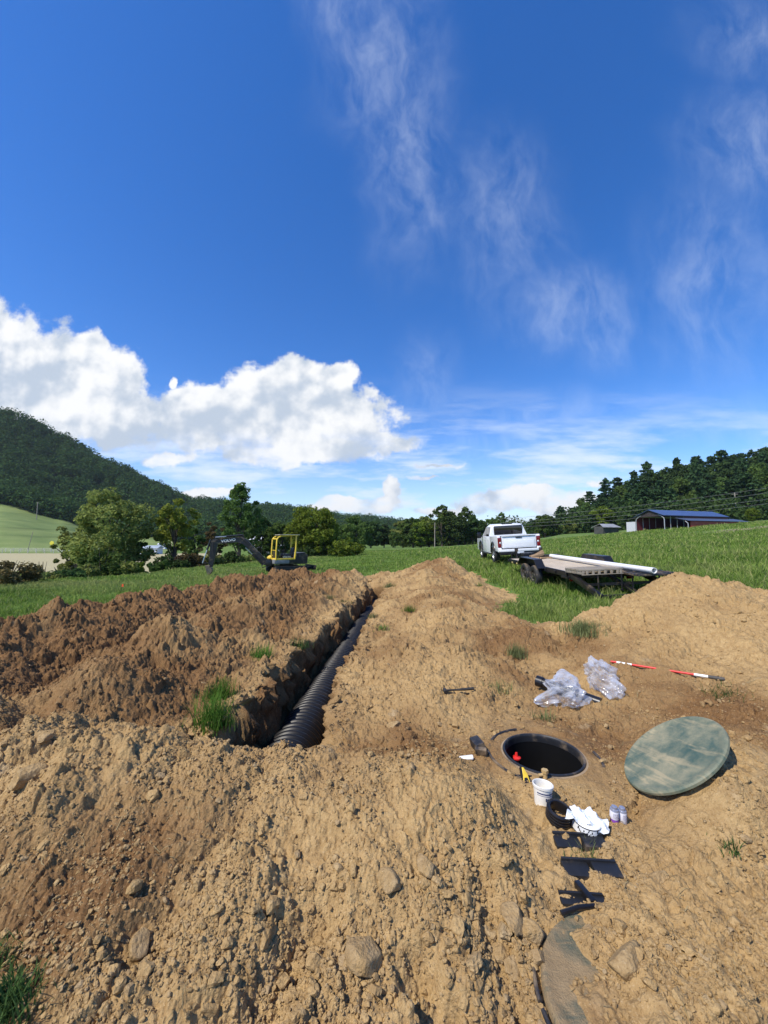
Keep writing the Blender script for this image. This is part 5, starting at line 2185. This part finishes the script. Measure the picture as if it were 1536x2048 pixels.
# ------------------------------------------------------------------ trees
def leaves(name, C, Rd, per, size, seed, flat=.75, droop=0.0, elong=1.5):
    """clumps at C with radii Rd, `per` small leaf sprays in each; the sprays lie in a shell, so the clump is hollow and ragged"""
    g = np.random.default_rng(seed)
    n = len(C) * per
    c = np.repeat(np.asarray(C, float), per, 0)
    r = np.repeat(np.asarray(Rd, float), per)
    d = g.normal(size=(n, 3))
    d /= np.linalg.norm(d, axis=1)[:, None]
    rad = r * (.45 + .65 * g.uniform(size=n) ** .6)
    p = c + d * rad[:, None] * np.array([1, 1, flat])
    p[:, 2] -= droop * g.uniform(size=n) * r
    nrm = d * .7 + g.normal(size=(n, 3)) * .65 + np.array([0, 0, .45])
    nrm /= np.linalg.norm(nrm, axis=1)[:, None]
    t = np.cross(nrm, g.normal(size=(n, 3)))
    t /= np.linalg.norm(t, axis=1)[:, None] + 1e-9
    b = np.cross(nrm, t)
    s = size * g.uniform(.5, 1.25, n)
    a = t * (s * elong * .5)[:, None]
    e = b * (s * .5)[:, None]
    bend = nrm * (s * .18)[:, None]
    V = np.stack([p - a, p - e * .9 + bend, p + a, p + e * .9 + bend], 1).reshape(-1, 3)
    F = np.arange(n * 4).reshape(n, 4)
    return np_mesh(name, V, [F], False)


def crown_points(g, n, w, h, z0, shape='round'):
    C, Rr = [], []
    while len(C) < n:
        u = g.uniform(-1, 1, 3)
        if np.linalg.norm(u) > 1:
            continue
        if shape == 'round' and np.linalg.norm(u) < .35:
            continue
        zz = (u[2] + 1) / 2
        k = 1.0
        if shape == 'upright':
            k = .55 + .6 * math.sin(PI * min(1, zz * 1.1))
        if shape == 'flat':
            k = .7 + .5 * zz
        k *= 1 + .25 * math.sin(3 * math.atan2(u[1], u[0]) + n)
        C.append((u[0] * w * k, u[1] * w * k, z0 + h * zz))
        Rr.append(w * g.uniform(.12, .27))
    return C, Rr


M['bark'] = plain('bark', (.075, .058, .042), .9, 0, .35, 4)
M['bark_grey'] = plain('bark_grey', (.13, .115, .095), .9, 0, .3, 4)
M['leaf_olive'] = leaf_mat('leaf_olive', (.096, .128, .032), (.34, .37, .105))
M['leaf_yellow'] = leaf_mat('leaf_yellow', (0.093, 0.145, 0.021), (0.361, 0.402, 0.072))
M['leaf_bright'] = leaf_mat('leaf_bright', (0.066, 0.120, 0.017), (0.258, 0.330, 0.050))
M['leaf_dark'] = leaf_mat('leaf_dark', (0.025, 0.053, 0.019), (0.096, 0.149, 0.045))
M['leaf_mid'] = leaf_mat('leaf_mid', (0.041, 0.083, 0.021), (0.137, 0.198, 0.052))
M['needle'] = leaf_mat('needle', (0.020, 0.047, 0.022), (0.080, 0.139, 0.054), .2)
M['leaf_brown'] = leaf_mat('leaf_brown', (0.072, 0.058, 0.025), (0.217, 0.165, 0.072))
M['leaf_forest'] = leaf_mat('leaf_forest', (0.031, 0.066, 0.021), (0.078, 0.132, 0.040), .25)


def tree_meshes(kind, seed, h, w, z0, n, per, size, shape='round', trunk_r=.16, flat=.75):
    g = np.random.default_rng(seed)
    C, Rr = crown_points(g, n, w, h - z0, z0, shape)
    crown = leaves('crown', C, Rr, per, size, seed, flat)
    mb = MB()
    top = h * .72
    lean = g.uniform(-.04, .04, 2) * h
    P = [(lean[0] * q, lean[1] * q, top * q) for q in (0, .25, .5, .75, 1)]
    P[0] = (0, 0, -.6)
    mb.tube(P, [trunk_r * 1.25, trunk_r, trunk_r * .8, trunk_r * .5, trunk_r * .15], 8)
    idx = g.choice(len(C), min(12, len(C)), replace=False)
    for i in idx:
        c = Vector(C[i])
        q = min(.9, max(.22, (c.z - .25 * h) / h + g.uniform(-.05, .1)))
        a = Vector((lean[0] * q, lean[1] * q, top * q))
        m_ = a.lerp(c, .5) + Vector((0, 0, .06 * h))
        mb.tube([a, m_, c], [trunk_r * .42, trunk_r * .28, trunk_r * .08], 6)
    return mb.mesh('trunk'), crown


def pine_meshes(seed, h, w, size):
    g = np.random.default_rng(seed)
    C, Rr = [], []
    lev = int(h / 1.05)
    z = h * .22
    k = 0
    while z < h * .985:
        f = (z - h * .22) / (h * .78)
        rad = w * (1 - f) ** .52 * (.55 + .75 * g.uniform()) + .3
        nb = int(4 + 4 * (1 - f))
        for j in range(nb):
            a = 2 * PI * (j + g.uniform(-.3, .3)) / nb + k * .9
            rr = rad * g.uniform(.55, 1.1)
            for s in (.45, .75, 1.0):
                if s * rr < .3 and s < 1:
                    continue
                C.append((rr * s * math.cos(a), rr * s * math.sin(a), z - .10 * rr * s + .12 * (s * rr) ** 1.2))
                Rr.append(.28 + .22 * rr * s * .55)
        z += h / lev * g.uniform(.8, 1.35)
        k += 1
    C.append((0, 0, h * .98))
    Rr.append(.4)
    crown = leaves('crown', C, Rr, 13, size, seed, .42, .1, 2.0)
    mb = MB()
    mb.tube([(0, 0, -.8), (0, 0, h * .5), (0, 0, h * .97)], [h * .016, h * .011, .03], 7)
    for k in range(10):
        z = h * (.12 + .035 * k)
        a = g.uniform(0, 6.28)
        mb.tube([(0, 0, z), (w * .45 * math.cos(a), w * .45 * math.sin(a), z - .1)], [.05, .015], 5)
    return mb.mesh('trunk'), crown


def plant_tree(name, label, cat, pos, trunk, crown, lm, bark, scale=1.0, rot=0.0, group=None, szl=None):
    t = thing(name, label, cat, pos, (0, 0, rot), group)
    t.scale = szl if szl else (scale, scale, scale)
    a = link('trunk', trunk, None, t)
    b = link('crown', crown, None, t)
    if not trunk.materials:
        trunk.materials.append(bark)
    if not crown.materials:
        crown.materials.append(lm)
    return t


def base_at(u, y, dz=0.0):
    x = (u - 768) / FPX * y
    return Vector((x, y, tz(x, y) + dz))


def top_h(pos, v):
    """height of a tree standing at pos whose top shows at row v"""
    return at(768, v, pos.y).z - pos.z


def near_trees():
    # left fence-row trees, one by one
    spec = [
        # u, y, v_top, half width, crown base frac, kind, clumps, per, leaf, shape, label
        (218, 31, 974, 2.75, .12, 'leaf_olive', 120, 150, .19, 'round', 'broad olive green tree, the widest on the left below the mountain'),
        (150, 34, 1044, 1.4, .05, 'leaf_olive', 36, 130, .17, 'round', 'low spreading tree at the left foot of the widest one'),
        (272, 33, 1040, 1.0, .10, 'leaf_mid', 26, 130, .18, 'round', 'dark leafy tree tucked under the right side of the widest one'),
        (350, 34, 990, 1.75, .24, 'leaf_yellow', 46, 140, .19, 'upright', 'yellow green airy tree with open crown left of the digger'),
        (392, 40, 1050, 1.0, .10, 'leaf_mid', 34, 110, .2, 'upright', 'slim green tree right of the yellow green airy one'),
        (428, 46, 1034, 1.5, .2, 'leaf_brown', 24, 110, .22, 'round', 'brownish thin tree behind the boom of the digger'),
        (480, 52, 956, 2.6, .20, 'leaf_mid', 80, 120, .26, 'upright', 'tallest dark tree rising behind the boom of the digger'),
        (522, 60, 1034, 2.4, .08, 'leaf_dark', 60, 120, .30, 'round', 'dark round tree right of the tallest one'),
        (566, 58, 1040, 2.3, .06, 'leaf_mid', 60, 110, .28, 'round', 'mid green tree directly behind the yellow canopy'),
        (630, 56, 1008, 3.5, .06, 'leaf_bright', 130, 130, .25, 'round', 'bright yellow green round tree right of the digger'),
        (692, 50, 1076, 2.1, -.12, 'leaf_bright', 60, 110, .22, 'flat', 'low bright bush right of the round yellow green tree'),
        (712, 86, 1030, 3.6, .06, 'leaf_mid', 60, 110, .36, 'round', 'green tree behind the low bright bush'),
    ]
    for i, (u, y, vt, w, zf, lm, n, per, sz, shp, lab) in enumerate(spec):
        p = base_at(u, y)
        h = top_h(p, vt)
        tr, cr = tree_meshes('x', 20 + i, h * .97, w, h * zf, int(n * 1.25), int(per * .62), sz, shp, .10 + .012 * h)
        plant_tree('broadleaf_tree' if i != 10 else 'bush', lab, 'tree' if i != 10 else 'bush', p, tr, cr, M[lm], M['bark'], 1, 0, 'trees along the left field edge' if i != 10 else None)
    # hedge-row shrubs
    sh = [(18, 15.2, 1112, 1.15, 'leaf_brown', 'reddish brown shrub at the far left edge of the field'), (55, 17, 1142, .8, 'leaf_olive', 'low weedy shrub right of the reddish brown one'),
          (92, 18.5, 1145, .8, 'leaf_olive', 'low olive shrub in the weedy strip at the left'), (135, 20.5, 1126, .95, 'leaf_dark', 'dark bramble bush left of the broad tree'), (90, 21, 1112, .35, 'leaf_olive', 'tall thin weed standing before the pale hay field'),
          (170, 22, 1120, .9, 'leaf_olive', 'olive bush under the left side of the broad tree'), (208, 24, 1082, 1.25, 'leaf_mid', 'leafy sapling clump in front of the broad tree'), (245, 27, 1108, 1.1, 'leaf_olive', 'bush under the right side of the broad tree'),
          (276, 28, 1112, .8, 'leaf_bright', 'yellowish bush between the broad tree and the airy one'), (325, 30, 1114, .8, 'leaf_mid', 'green bush at the foot of the airy tree'), (352, 31, 1104, 1.2, 'leaf_dark', 'dark bush below the airy tree'),
          (385, 33, 1095, 1.2, 'leaf_brown', 'brown bush behind the digger bucket arm'), (430, 38, 1098, 1.3, 'leaf_olive', 'olive bush seen under the digger boom'), (470, 42, 1092, 1.6, 'leaf_dark', 'dark bush seen under the bend of the boom'),
          (508, 48, 1096, 1.4, 'leaf_olive', 'bush between the boom and the yellow canopy'), (560, 52, 1090, 1.7, 'leaf_dark', 'dark bush behind the digger cab'), (610, 54, 1088, 1.8, 'leaf_dark', 'dark undergrowth bush right of the digger'),
          (655, 60, 1086, 1.8, 'leaf_olive', 'undergrowth bush below the round yellow green tree')]
    for i, (u, y, vt, w, lm, lab) in enumerate(sh):
        p = base_at(u, y, -.15)
        h = max(.8, top_h(p, vt))
        g = np.random.default_rng(70 + i)
        C, Rr = crown_points(g, 34, w, h * .70, h * .03, 'flat')
        cr = leaves('crown', C, Rr, 90, .065 + .003 * y, 90 + i, .9)
        mb = MB()
        for k in range(5):
            a = g.uniform(0, 6.28)
            mb.tube([(0, 0, -.2), (.3 * w * math.cos(a), .3 * w * math.sin(a), h * .5), (.5 * w * math.cos(a), .5 * w * math.sin(a), h * .85)], [.03, .02, .006], 5)
        plant_tree('shrub', lab, 'shrub', p, mb.mesh('stem'), cr, M[lm], M['bark'], 1, 0, 'shrubs along the left field edge')
        bpy.data.objects[-1] if False else None


near_trees()


def far_trees():
    # prototypes shared by the rows further off
    protos = []
    for i, (lm, shp) in enumerate((('leaf_mid', 'round'), ('leaf_dark', 'upright'), ('leaf_olive', 'round'), ('leaf_dark', 'round'), ('leaf_mid', 'upright'), ('leaf_bright', 'round'))):
        protos.append((tree_meshes('x', 120 + i, 10, 3.6, .7, 95, 52, .50, shp, .22), M[lm], ('mid green rounded', 'dark upright', 'olive green rounded', 'dark rounded', 'green upright', 'light green rounded')[i]))
    protos.append((tree_meshes('x', 140, 10, 3.2, 1.6, 52, 34, .46, 'upright', .24), M['leaf_mid'], 'ragged'))
    spec = [  # u, y, v_top, proto, width factor, label
        (660, 120, 1045, 1, 1.0, 'dark upright tree far behind the low bright bush'),
        (742, 128, 1040, 3, 1.0, 'dark rounded tree at the left of the far tree line'),
        (768, 132, 1046, 1, 1.0, 'dark tree beside the gap in the far tree line'),
        (790, 110, 1062, 0, .8, 'small green tree standing out before the far tree line'),
        (806, 126, 1040, 2, 1.0, 'olive tree left of the wooden pole in the field'),
        (826, 122, 1032, 0, 1.1, 'rounded green tree just left of the wooden pole'),
        (842, 120, 1040, 5, 1.0, 'light green tree behind the wooden pole'),
        (858, 128, 1030, 2, 1.1, 'olive green tree behind and right of the wooden pole'),
        (884, 118, 1010, 6, .95, 'tall thin dark tree with ragged top right of the pole'),
        (900, 122, 1022, 4, .9, 'upright tree right of the tall ragged one'),
        (916, 116, 1030, 3, 1.0, 'dark rounded tree in the middle right of the far line'),
        (930, 120, 1014, 6, .95, 'second tall tree with thin top left of the pickup'),
        (945, 118, 1030, 1, 1.0, 'dark upright tree left of the pickup'),
        (962, 122, 1040, 3, 1.0, 'dark tree just left of the pickup mirror'),
        (985, 130, 1034, 0, .9, 'green tree showing over the left of the pickup cab'),
        (1003, 118, 1025, 6, .75, 'small ragged tree showing above the pickup roof'),
        (1072, 125, 1036, 3, 1.0, 'dark tree right of the pickup cab'),
        (1090, 120, 1026, 0, 1.0, 'rounded tree between the pickup and the pines'),
        (1110, 124, 1034, 3, 1.1, 'dark tree at the left foot of the pine wood'),
        (1140, 118, 1040, 2, 1.0, 'olive tree at the edge of the pine wood above the trailer'),
        (1172, 118, 1044, 3, 1.0, 'dark tree at the wood edge left of the small shed'),
        (1205, 116, 1012, 5, 1.0, 'lighter yellow green tree amid the dark pines left of the barn'),
        (1385, 104, 1018, 5, 1.1, 'light green tree above the left half of the barn roof'),
        (1425, 106, 1022, 2, .9, 'olive tree above the right half of the barn roof'),
        (1506, 92, 1016, 5, 1.0, 'yellow green tree at the right end of the barn'),
        (1240, 116, 1040, 3, 1.0, 'dark tree behind the open end of the barn'),
        (1300, 116, 1030, 3, 1.0, 'dark tree directly behind the barn gable'),
        (1460, 112, 1020, 3, 1.0, 'dark tree behind the right end of the barn roof'),
    ]
    for i, (u, y, vt, k, wf, lab) in enumerate(spec):
        p = base_at(u, y)
        h = top_h(p, vt)
        (tr, cr), lm, _ = protos[k]
        s = h / 10.3
        plant_tree('broadleaf_tree', lab, 'tree', p, tr, cr, lm, M['bark'], 1, i * 1.7, 'trees along the far field edge', (s * wf * 1.1, s * wf * 1.1, s))
    pines = [(pine_meshes(200 + i, 20, 4.6, .80)) for i in range(5)]
    g = random.Random(9)
    skyl = lambda u: float(np.interp(u, [1100, 1125, 1150, 1180, 1215, 1250, 1285, 1330, 1370, 1420, 1470, 1510, 1536, 1640, 1750], [1045, 1012, 1000, 985, 962, 946, 930, 928, 912, 908, 906, 896, 888, 860, 850]))
    row = []
    for i in range(30):                                  # the skyline
        u = 1122 + i * 19.5 + g.uniform(-6, 6)
        row.append((u, 172 + g.uniform(-10, 14), skyl(u) + g.uniform(-8, 12) + (12 if i % 3 == 1 else 0)))
    for i in range(24):
        u = 1130 + i * 24 + g.uniform(-8, 8)
        row.append((u, 148 + g.uniform(-6, 6), skyl(u) + 22 + g.uniform(-10, 14)))
    for i in range(20):
        u = 1150 + i * 27 + g.uniform(-8, 8)
        row.append((u, 122 + g.uniform(-5, 5), skyl(u) + 46 + g.uniform(-12, 20)))
    for i, (u, y, vt) in enumerate(row):
        p = base_at(u, y)
        h = max(6, top_h(p, vt))
        broad = (i * 5 + 2) % 11 in (1, 4, 8)
        tr, cr = protos[(1, 3, 4)[i % 3]][0] if broad else pines[(i * 7 + i // 3) % 5]
        s = h / 20.0
        if i < 30:
            lab = 'dark pine on the skyline of the wooded rise at the right'
        elif i < 54:
            lab = 'dark pine half way down the wooded rise at the right'
        else:
            lab = 'dark pine in the lowest row of the wood behind the barn'
        w = max(.75, min(1.25, s ** .4)) * g.uniform(.9, 1.15) * (1.0 if s < 1 else s * .8)
        if broad:
            s = h / 10.3
            plant_tree('broadleaf_tree', lab.replace('dark pine', 'rounded broadleaf tree among the pines'), 'tree', p, tr, cr, None, M['bark'], 1, g.uniform(0, 6), ('broadleaf trees on the skyline', 'broadleaf trees half way up the rise', 'broadleaf trees in the lowest row')[0 if i < 30 else 1 if i < 54 else 2], (s * .8, s * .8, s))
            continue
        plant_tree('pine_tree', lab, 'pine tree', p, tr, cr, M['needle'], M['bark_grey'], 1, g.uniform(0, 6), ('pines on the skyline', 'pines half way up the rise', 'pines in the lowest row')[0 if i < 30 else 1 if i < 54 else 2], (w, w, s))


far_trees()


def forest(name, pts, radius, per, size, seed, m, label):
    """a far wood that reads as one mass: crowns made of leaf sprays over a rounded top"""
    g = np.random.default_rng(seed)
    C, Rr = [], []
    for (x, y, z, r) in pts:
        C.append((x, y, z))
        Rr.append(r)
    me = leaves(name, C, Rr, per, size, seed, 1.05, 0, 1.25)
    stuff(link(name, me, m), label, 'forest')


def forests():
    g = np.random.default_rng(77)
    # left mountain
    n = 7000
    a = g.uniform(-1.45, .30, n)
    y = np.exp(g.uniform(math.log(245), math.log(760), n))
    x = a * y
    z = terrain(x, y)
    R_ = np.interp(a, _AK, [400, 400, 425, 435, 445, 465, 525, 605, 655, 705, 705, 700, 700, 700, 700, 300, 300, 300, 300, 300])
    foot = np.interp(a, [-1.5, -1.0, -.84, -.72, -.61, -.5, -.27, -.09, .1, .3], [240, 238, 246, 258, 235, 255, 265, 275, 300, 320])
    keep = (y < R_ + 30) & (y > foot)
    x, y, z = x[keep], y[keep], z[keep]
    print('forest', len(x))
    r = g.uniform(3.4, 6.6, len(x))
    pts = list(zip(x, y, z + r * .9 + g.uniform(0, 3.0, len(x)), r))
    forest('mountain_forest', pts, 0, 110, 1.7, 5, M['leaf_forest'], 'dark green forest covering the mountain and low ridge behind the field')
    # low wood on the valley floor between the trees of the field edge and the ridge
    n = 420
    a = g.uniform(-.62, .36, n)
    y = g.uniform(150, 262, n)
    x = a * y
    keep = (np.abs(a + .02) > .06) & ~(a < -.36)
    x, y = x[keep], y[keep]
    z = terrain(x, y)
    r = g.uniform(2.4, 4.6, len(x))
    pts = [(xx, yy, zz + q * rr, rr) for xx, yy, zz, rr in zip(x, y, z, r) for q in (.6, 1.7)]
    forest('valley_woods', pts, 0, 80, 1.05, 6, M['leaf_mid'], 'mixed green woods on the valley floor behind the field')
    # undergrowth in the pine wood
    n = 900
    a = g.uniform(.42, 1.25, n)
    y = g.uniform(106, 205, n)
    x = a * y
    z = terrain(x, y)
    keep = (a > .47 + (y - 124) * .0008) & ((y > 116) | (a > .62))
    x, y, z = x[keep], y[keep], z[keep]
    r = g.uniform(1.8, 3.8, len(x))
    pts = [(xx, yy, zz + q * rr, rr) for xx, yy, zz, rr in zip(x, y, z, r) for q in (.4, 1.5)]
    forest('wood_undergrowth', pts, 0, 70, .85, 8, M['leaf_dark'], 'dark undergrowth filling the pine wood at the right')


forests()
# ------------------------------------------------------------------ barn, sheds, houses
def metal_roof(name, col):
    m, T, out = mat(name)
    tc = T.node('ShaderNodeTexCoord').outputs['Object']
    n = T.noise(tc, .7, 5, .6)
    c = T.mix(n, tuple(q * .8 for q in col), tuple(q * 1.2 for q in col))
    b = principled(T, out, c, .38, 0, .6)
    w = T.node('ShaderNodeTexWave', wave_type='BANDS', bands_direction='X')
    w.inputs['Scale'].default_value = 1.1
    T.l.new(tc, w.inputs['Vector'])
    bump(T, b, T.ramp(w.outputs['Fac'], .8, 1), .5, .03)
    return m


def barn():
    # local x runs along the ridge; the open gable is at x = 0
    p = base_at(1300, 70)
    t = thing('barn', 'long red metal barn with dark blue roof and an open arched gable', 'barn', (p.x, p.y, p.z - .1), (0, 0, R(17)))
    L = 16.0
    hw = 2.7
    ez, rz = 2.75, 3.85
    red = plain('barn_red', (.33, .045, .022), .55, 0, .12, 1.5)
    maroon = plain('barn_maroon', (.12, .022, .028), .55, 0, .12, 1.5)
    blue = metal_roof('roof_blue', (.055, .085, .19))
    steel = plain('galvanised', (.36, .37, .38), .4, .3, .06, 4)
    MB().loft([[(-.3, -hw - .25, ez - .10), (-.3, 0, rz), (-.3, hw + .25, ez - .10), (-.3, hw + .25, ez - .04), (-.3, 0, rz + .06), (-.3, -hw - .25, ez - .04)], [(L + .3, -hw - .25, ez - .10), (L + .3, 0, rz), (L + .3, hw + .25, ez - .10), (L + .3, hw + .25, ez - .04), (L + .3, 0, rz + .06), (L + .3, -hw - .25, ez - .04)]]).build('roof', blue, t, smooth=False)
    MB().box((L / 2 + .0, -hw - .275, ez - .10), (L + .5, .035, .16)).build('eave_trim', plain('trim_dark', (.02, .018, .03), .5), t)
    MB().box((L / 2 + 2.5, -hw, ez * .5), (L - 5.0, .06, ez - .22)).build('front_wall', maroon, t)
    MB().box((L / 2, hw, ez * .5), (L, .06, ez - .22)).build('rear_wall', maroon, t)
    MB().box((L, 0, ez * .5), (.06, hw * 2 - .1, ez - .25)).build('end_wall', maroon, t)
    MB().prism([(-hw + .2, ez - .15), (hw - .2, ez - .15), (0, rz - .1)], 'x', .02, .07).build('gable_panel', plain('gable_brown', (.035, .026, .024), .7), t)
    # lean-to along the front
    MB().loft([[(2.2, -hw - .04, ez - .45), (2.2, -hw - 2.6, ez - 1.08), (2.2, -hw - 2.6, ez - 1.03), (2.2, -hw - .04, ez - .39)], [(L + 1.5, -hw - .04, ez - .45), (L + 1.5, -hw - 2.6, ez - 1.08), (L + 1.5, -hw - 2.6, ez - 1.03), (L + 1.5, -hw - .04, ez - .39)]]).build('lean_to_roof', metal_roof('roof_slate', (.07, .085, .13)), t, smooth=False)
    MB().box((L / 2 + 2.1, -hw - 2.35, (ez - 1.15) / 2), (L - 1.6, .06, ez - 1.16)).build('lean_to_wall', red, t)
    for s in (-1, 1):
        MB().tube([(0, s * hw, -.3), (0, s * hw, ez - .75), (0, s * (hw - .08), ez - .45), (0, s * (hw - .6), ez - .05), (0, s * (hw - 1.1), ez + .16)], .075, 8).build('steel_hoop', steel, t)
        for x in (1.6, 3.2, 4.8):
            MB().tube([(x, s * (hw - .1), -.3), (x, s * (hw - .1), ez - .2)], .05, 8).build('post', steel, t)
    MB().tube([(2.3, -hw - 2.35, -.3), (2.3, -hw - 2.35, ez - 1.5), (2.3, -hw - 1.9, ez - 1.1)], .07, 8).build('post', steel, t)
    MB().box((0, hw + 1.1, .9), (.06, 1.9, 1.9)).build('white_panel', plain('panel_grey', (.50, .51, .52), .6), t)
    # low shed left of the barn
    p = base_at(1212, 80)
    t = thing('shed', 'low grey shed with a pale tin roof left of the barn', 'shed', (p.x, p.y, p.z - .1), (0, 0, R(10)))
    MB().box((0, 0, .75), (3.6, 2.6, 1.5)).build('wall', plain('shed_wall', (.055, .055, .05), .8, 0, .3, 1), t)
    MB().loft([[(-2.1, -1.7, 1.25), (-1.5, 0, 2.0), (-2.1, 1.7, 1.3), (-2.1, 1.7, 1.36), (-1.5, 0, 2.06), (-2.1, -1.7, 1.31)], [(2.1, -1.7, 1.25), (1.7, 0, 2.0), (2.1, 1.7, 1.3), (2.1, 1.7, 1.36), (1.7, 0, 2.06), (2.1, -1.7, 1.31)]]).build('roof', plain('tin_roof', (.34, .34, .33), .45, .2, .15, 1.5), t, smooth=False)


barn()


def house(name, label, u, y, w, d, hh, rz, wallc, roofc, rot, dz=0.0, gable=True, windows=2):
    p = base_at(u, y, dz)
    t = thing(name, label, 'house', (p.x, p.y, p.z), (0, 0, R(rot)))
    wl = plain(name + '_wall_paint', wallc, .7, 0, .08, 1)
    rf = plain(name + '_roof_paint', roofc, .7, 0, .15, 1)
    MB().box((0, 0, hh / 2 - .4), (w, d, hh + .8)).build('wall', wl, t)
    e = .35
    MB().loft([[(-w / 2 - e, -d / 2 - e, hh - .05), (-w / 2 - e, 0, hh + rz), (-w / 2 - e, d / 2 + e, hh - .05)], [(w / 2 + e, -d / 2 - e, hh - .05), (w / 2 + e, 0, hh + rz), (w / 2 + e, d / 2 + e, hh - .05)]]).build('roof', rf, t, smooth=False)
    for k in range(windows):
        x = -w / 2 + w * (k + .6) / (windows + .2)
        f = MB().box((x, -d / 2 - .02, hh * .55), (.95, .06, 1.15)).build('window', M['white_paint'], t)
        MB().box((x, -d / 2 - .055, hh * .55), (.78, .02, .98)).build('pane', M['dark_glass'], f)
    return t


def farmsteads():
    house('small_house', 'small white house beyond the hay field between two left trees', 305, 118, 4.8, 4.2, 2.0, .8, (.72, .74, .76), (.32, .37, .42), 8, -.2)
    house('white_shed', 'tiny white shed on the far slope above the small white house', 328, 190, 3.6, 3, 1.9, .7, (.75, .75, .75), (.6, .6, .62), 0, .4, True, 1)
    house('orange_house', 'far house with tan front and pale roof above the digger boom', 521, 150, 4.2, 4, 2.4, .9, (.42, .26, .15), (.55, .57, .6), -14, 1.6)
    house('white_cabin', 'far white cabin left of the tan fronted house', 507, 152, 3.2, 3, 1.8, .9, (.75, .75, .74), (.62, .63, .65), 10, 1.5, True, 1)
    house('grey_barn', 'long low grey barn behind the digger cab', 545, 104, 8.5, 4, 1.7, .8, (.11, .11, .11), (.19, .20, .21), 4, -.1, True, 3)
    # paddock fence at the foot of the green hill
    p0 = base_at(-90, 138)
    t = thing('paddock_fence', 'pale post and rail fence below the green hillside at far left', 'fence', p0)
    fp = plain('fence_pale', (.50, .49, .42), .8, 0, .15, 2)
    pts = []
    for k in range(24):
        q = base_at(-90 + k * 15, 138 - k * .35)
        pts.append(q - p0)
        MB().box(tuple(q - p0 + Vector((0, 0, .65))), (.13, .13, 1.5)).build('post', fp, t)
    for zz in (.55, 1.0, 1.32):
        MB().tube([q + Vector((0, 0, zz)) for q in pts], .05, 5).build('rail', fp, t)
    p0 = base_at(-60, 124)
    t = thing('wire_fence', 'lower fence of thin posts along the far edge of the hay field', 'fence', p0)
    pts = []
    for k in range(18):
        q = base_at(-60 + k * 17, 124 - k * .2)
        pts.append(q - p0)
        MB().box(tuple(q - p0 + Vector((0, 0, .6))), (.11, .11, 1.4)).build('post', fp, t)
    for zz in (.5, 1.1):
        MB().tube([q + Vector((0, 0, zz)) for q in pts], .022, 5).build('wire', fp, t)
    # yellow warning board by the paddock
    p = base_at(106, 133)
    t = thing('yellow_sign', 'small yellow board by the paddock fence at far left', 'sign', p)
    MB().cyl((0, 0, 0), (0, 0, 2.6), .05, n=8).build('post', fp, t)
    MB().lathe([(0, -.04), (.75, -.04), (.75, .04), (0, .04)], 20, (0, 0, 3.1), (PI / 2, 0, 0)).build('board', plain('sign_yellow', (.70, .62, .05), .5), t)
    wood = plain('pole_wood', (.30, .26, .21), .85, 0, .2, 2)

    def pole(label, u, y, vt, r, lean=(0, 0), arm=True):
        p = base_at(u, y)
        h = top_h(p, vt)
        t = thing('utility_pole', label, 'pole', p, (R(lean[0]), R(lean[1]), 0))
        MB().cyl((0, 0, -.3), (0, 0, h), r, r * .75, 10).build('post', wood, t)
        if arm:
            MB().box((0, 0, h - .5), (1.8, .12, .14)).build('crossarm', wood, t)
        return p, h
    pole('utility pole on the left hillside in front of the dark mountain', 72, 226, 1004, .22)
    pole('leaning pale pole below the left hillside', 58, 132, 1062, .10, (0, 12), False)
    pa, ha = pole('slim wooden pole standing alone in the middle of the far field', 869, 100, 1045, .12, (0, 1), False)
    pb, hb = pole('weathered pole rising in front of the pines at the right', 1475, 112, 985, .16, (0, -1))
    wm = plain('wire_dark', (.16, .165, .16), .6, 0, .1)
    labs = ['topmost power line sweeping across the dark pines', 'second power line from the top across the pines', 'third power line from the top across the pines', 'lowest power line passing just above the barn roof']
    for k, (z1, z2) in enumerate(((1038, 975), (1046, 985), (1050, 1000), (1056, 1010))):
        a = at(1000, z1, 112)
        b = at(1680, z2 - 22, 84)
        mb = MB()
        P = []
        for i in range(25):
            f = i / 24
            q = a.lerp(b, f)
            q.z -= 4 * f * (1 - f) * 1.0
            P.append(q)
        mb.tube(P, .030, 5)
        o = mb.build('power_line', wm)
        tag(o, labs[k], 'power line', 'power lines over the right field')


farmsteads()

# ------------------------------------------------------------------ air
def haze():
    me = MB().box((0, 0, 0), (9400, 9400, 320)).mesh('haze', False)
    m, T, out = mat('haze_air')
    v = T.node('ShaderNodeVolumePrincipled')
    v.inputs['Color'].default_value = (.80, .88, 1.0, 1)
    v.inputs['Density'].default_value = .00009
    v.inputs['Anisotropy'].default_value = .2
    T.l.new(v.outputs[0], out.inputs['Volume'])
    o = link('haze', me, m)
    o.location = (0, 0, 146)
    stuff(o, 'thin blue haze over the far hills', 'haze')


haze()
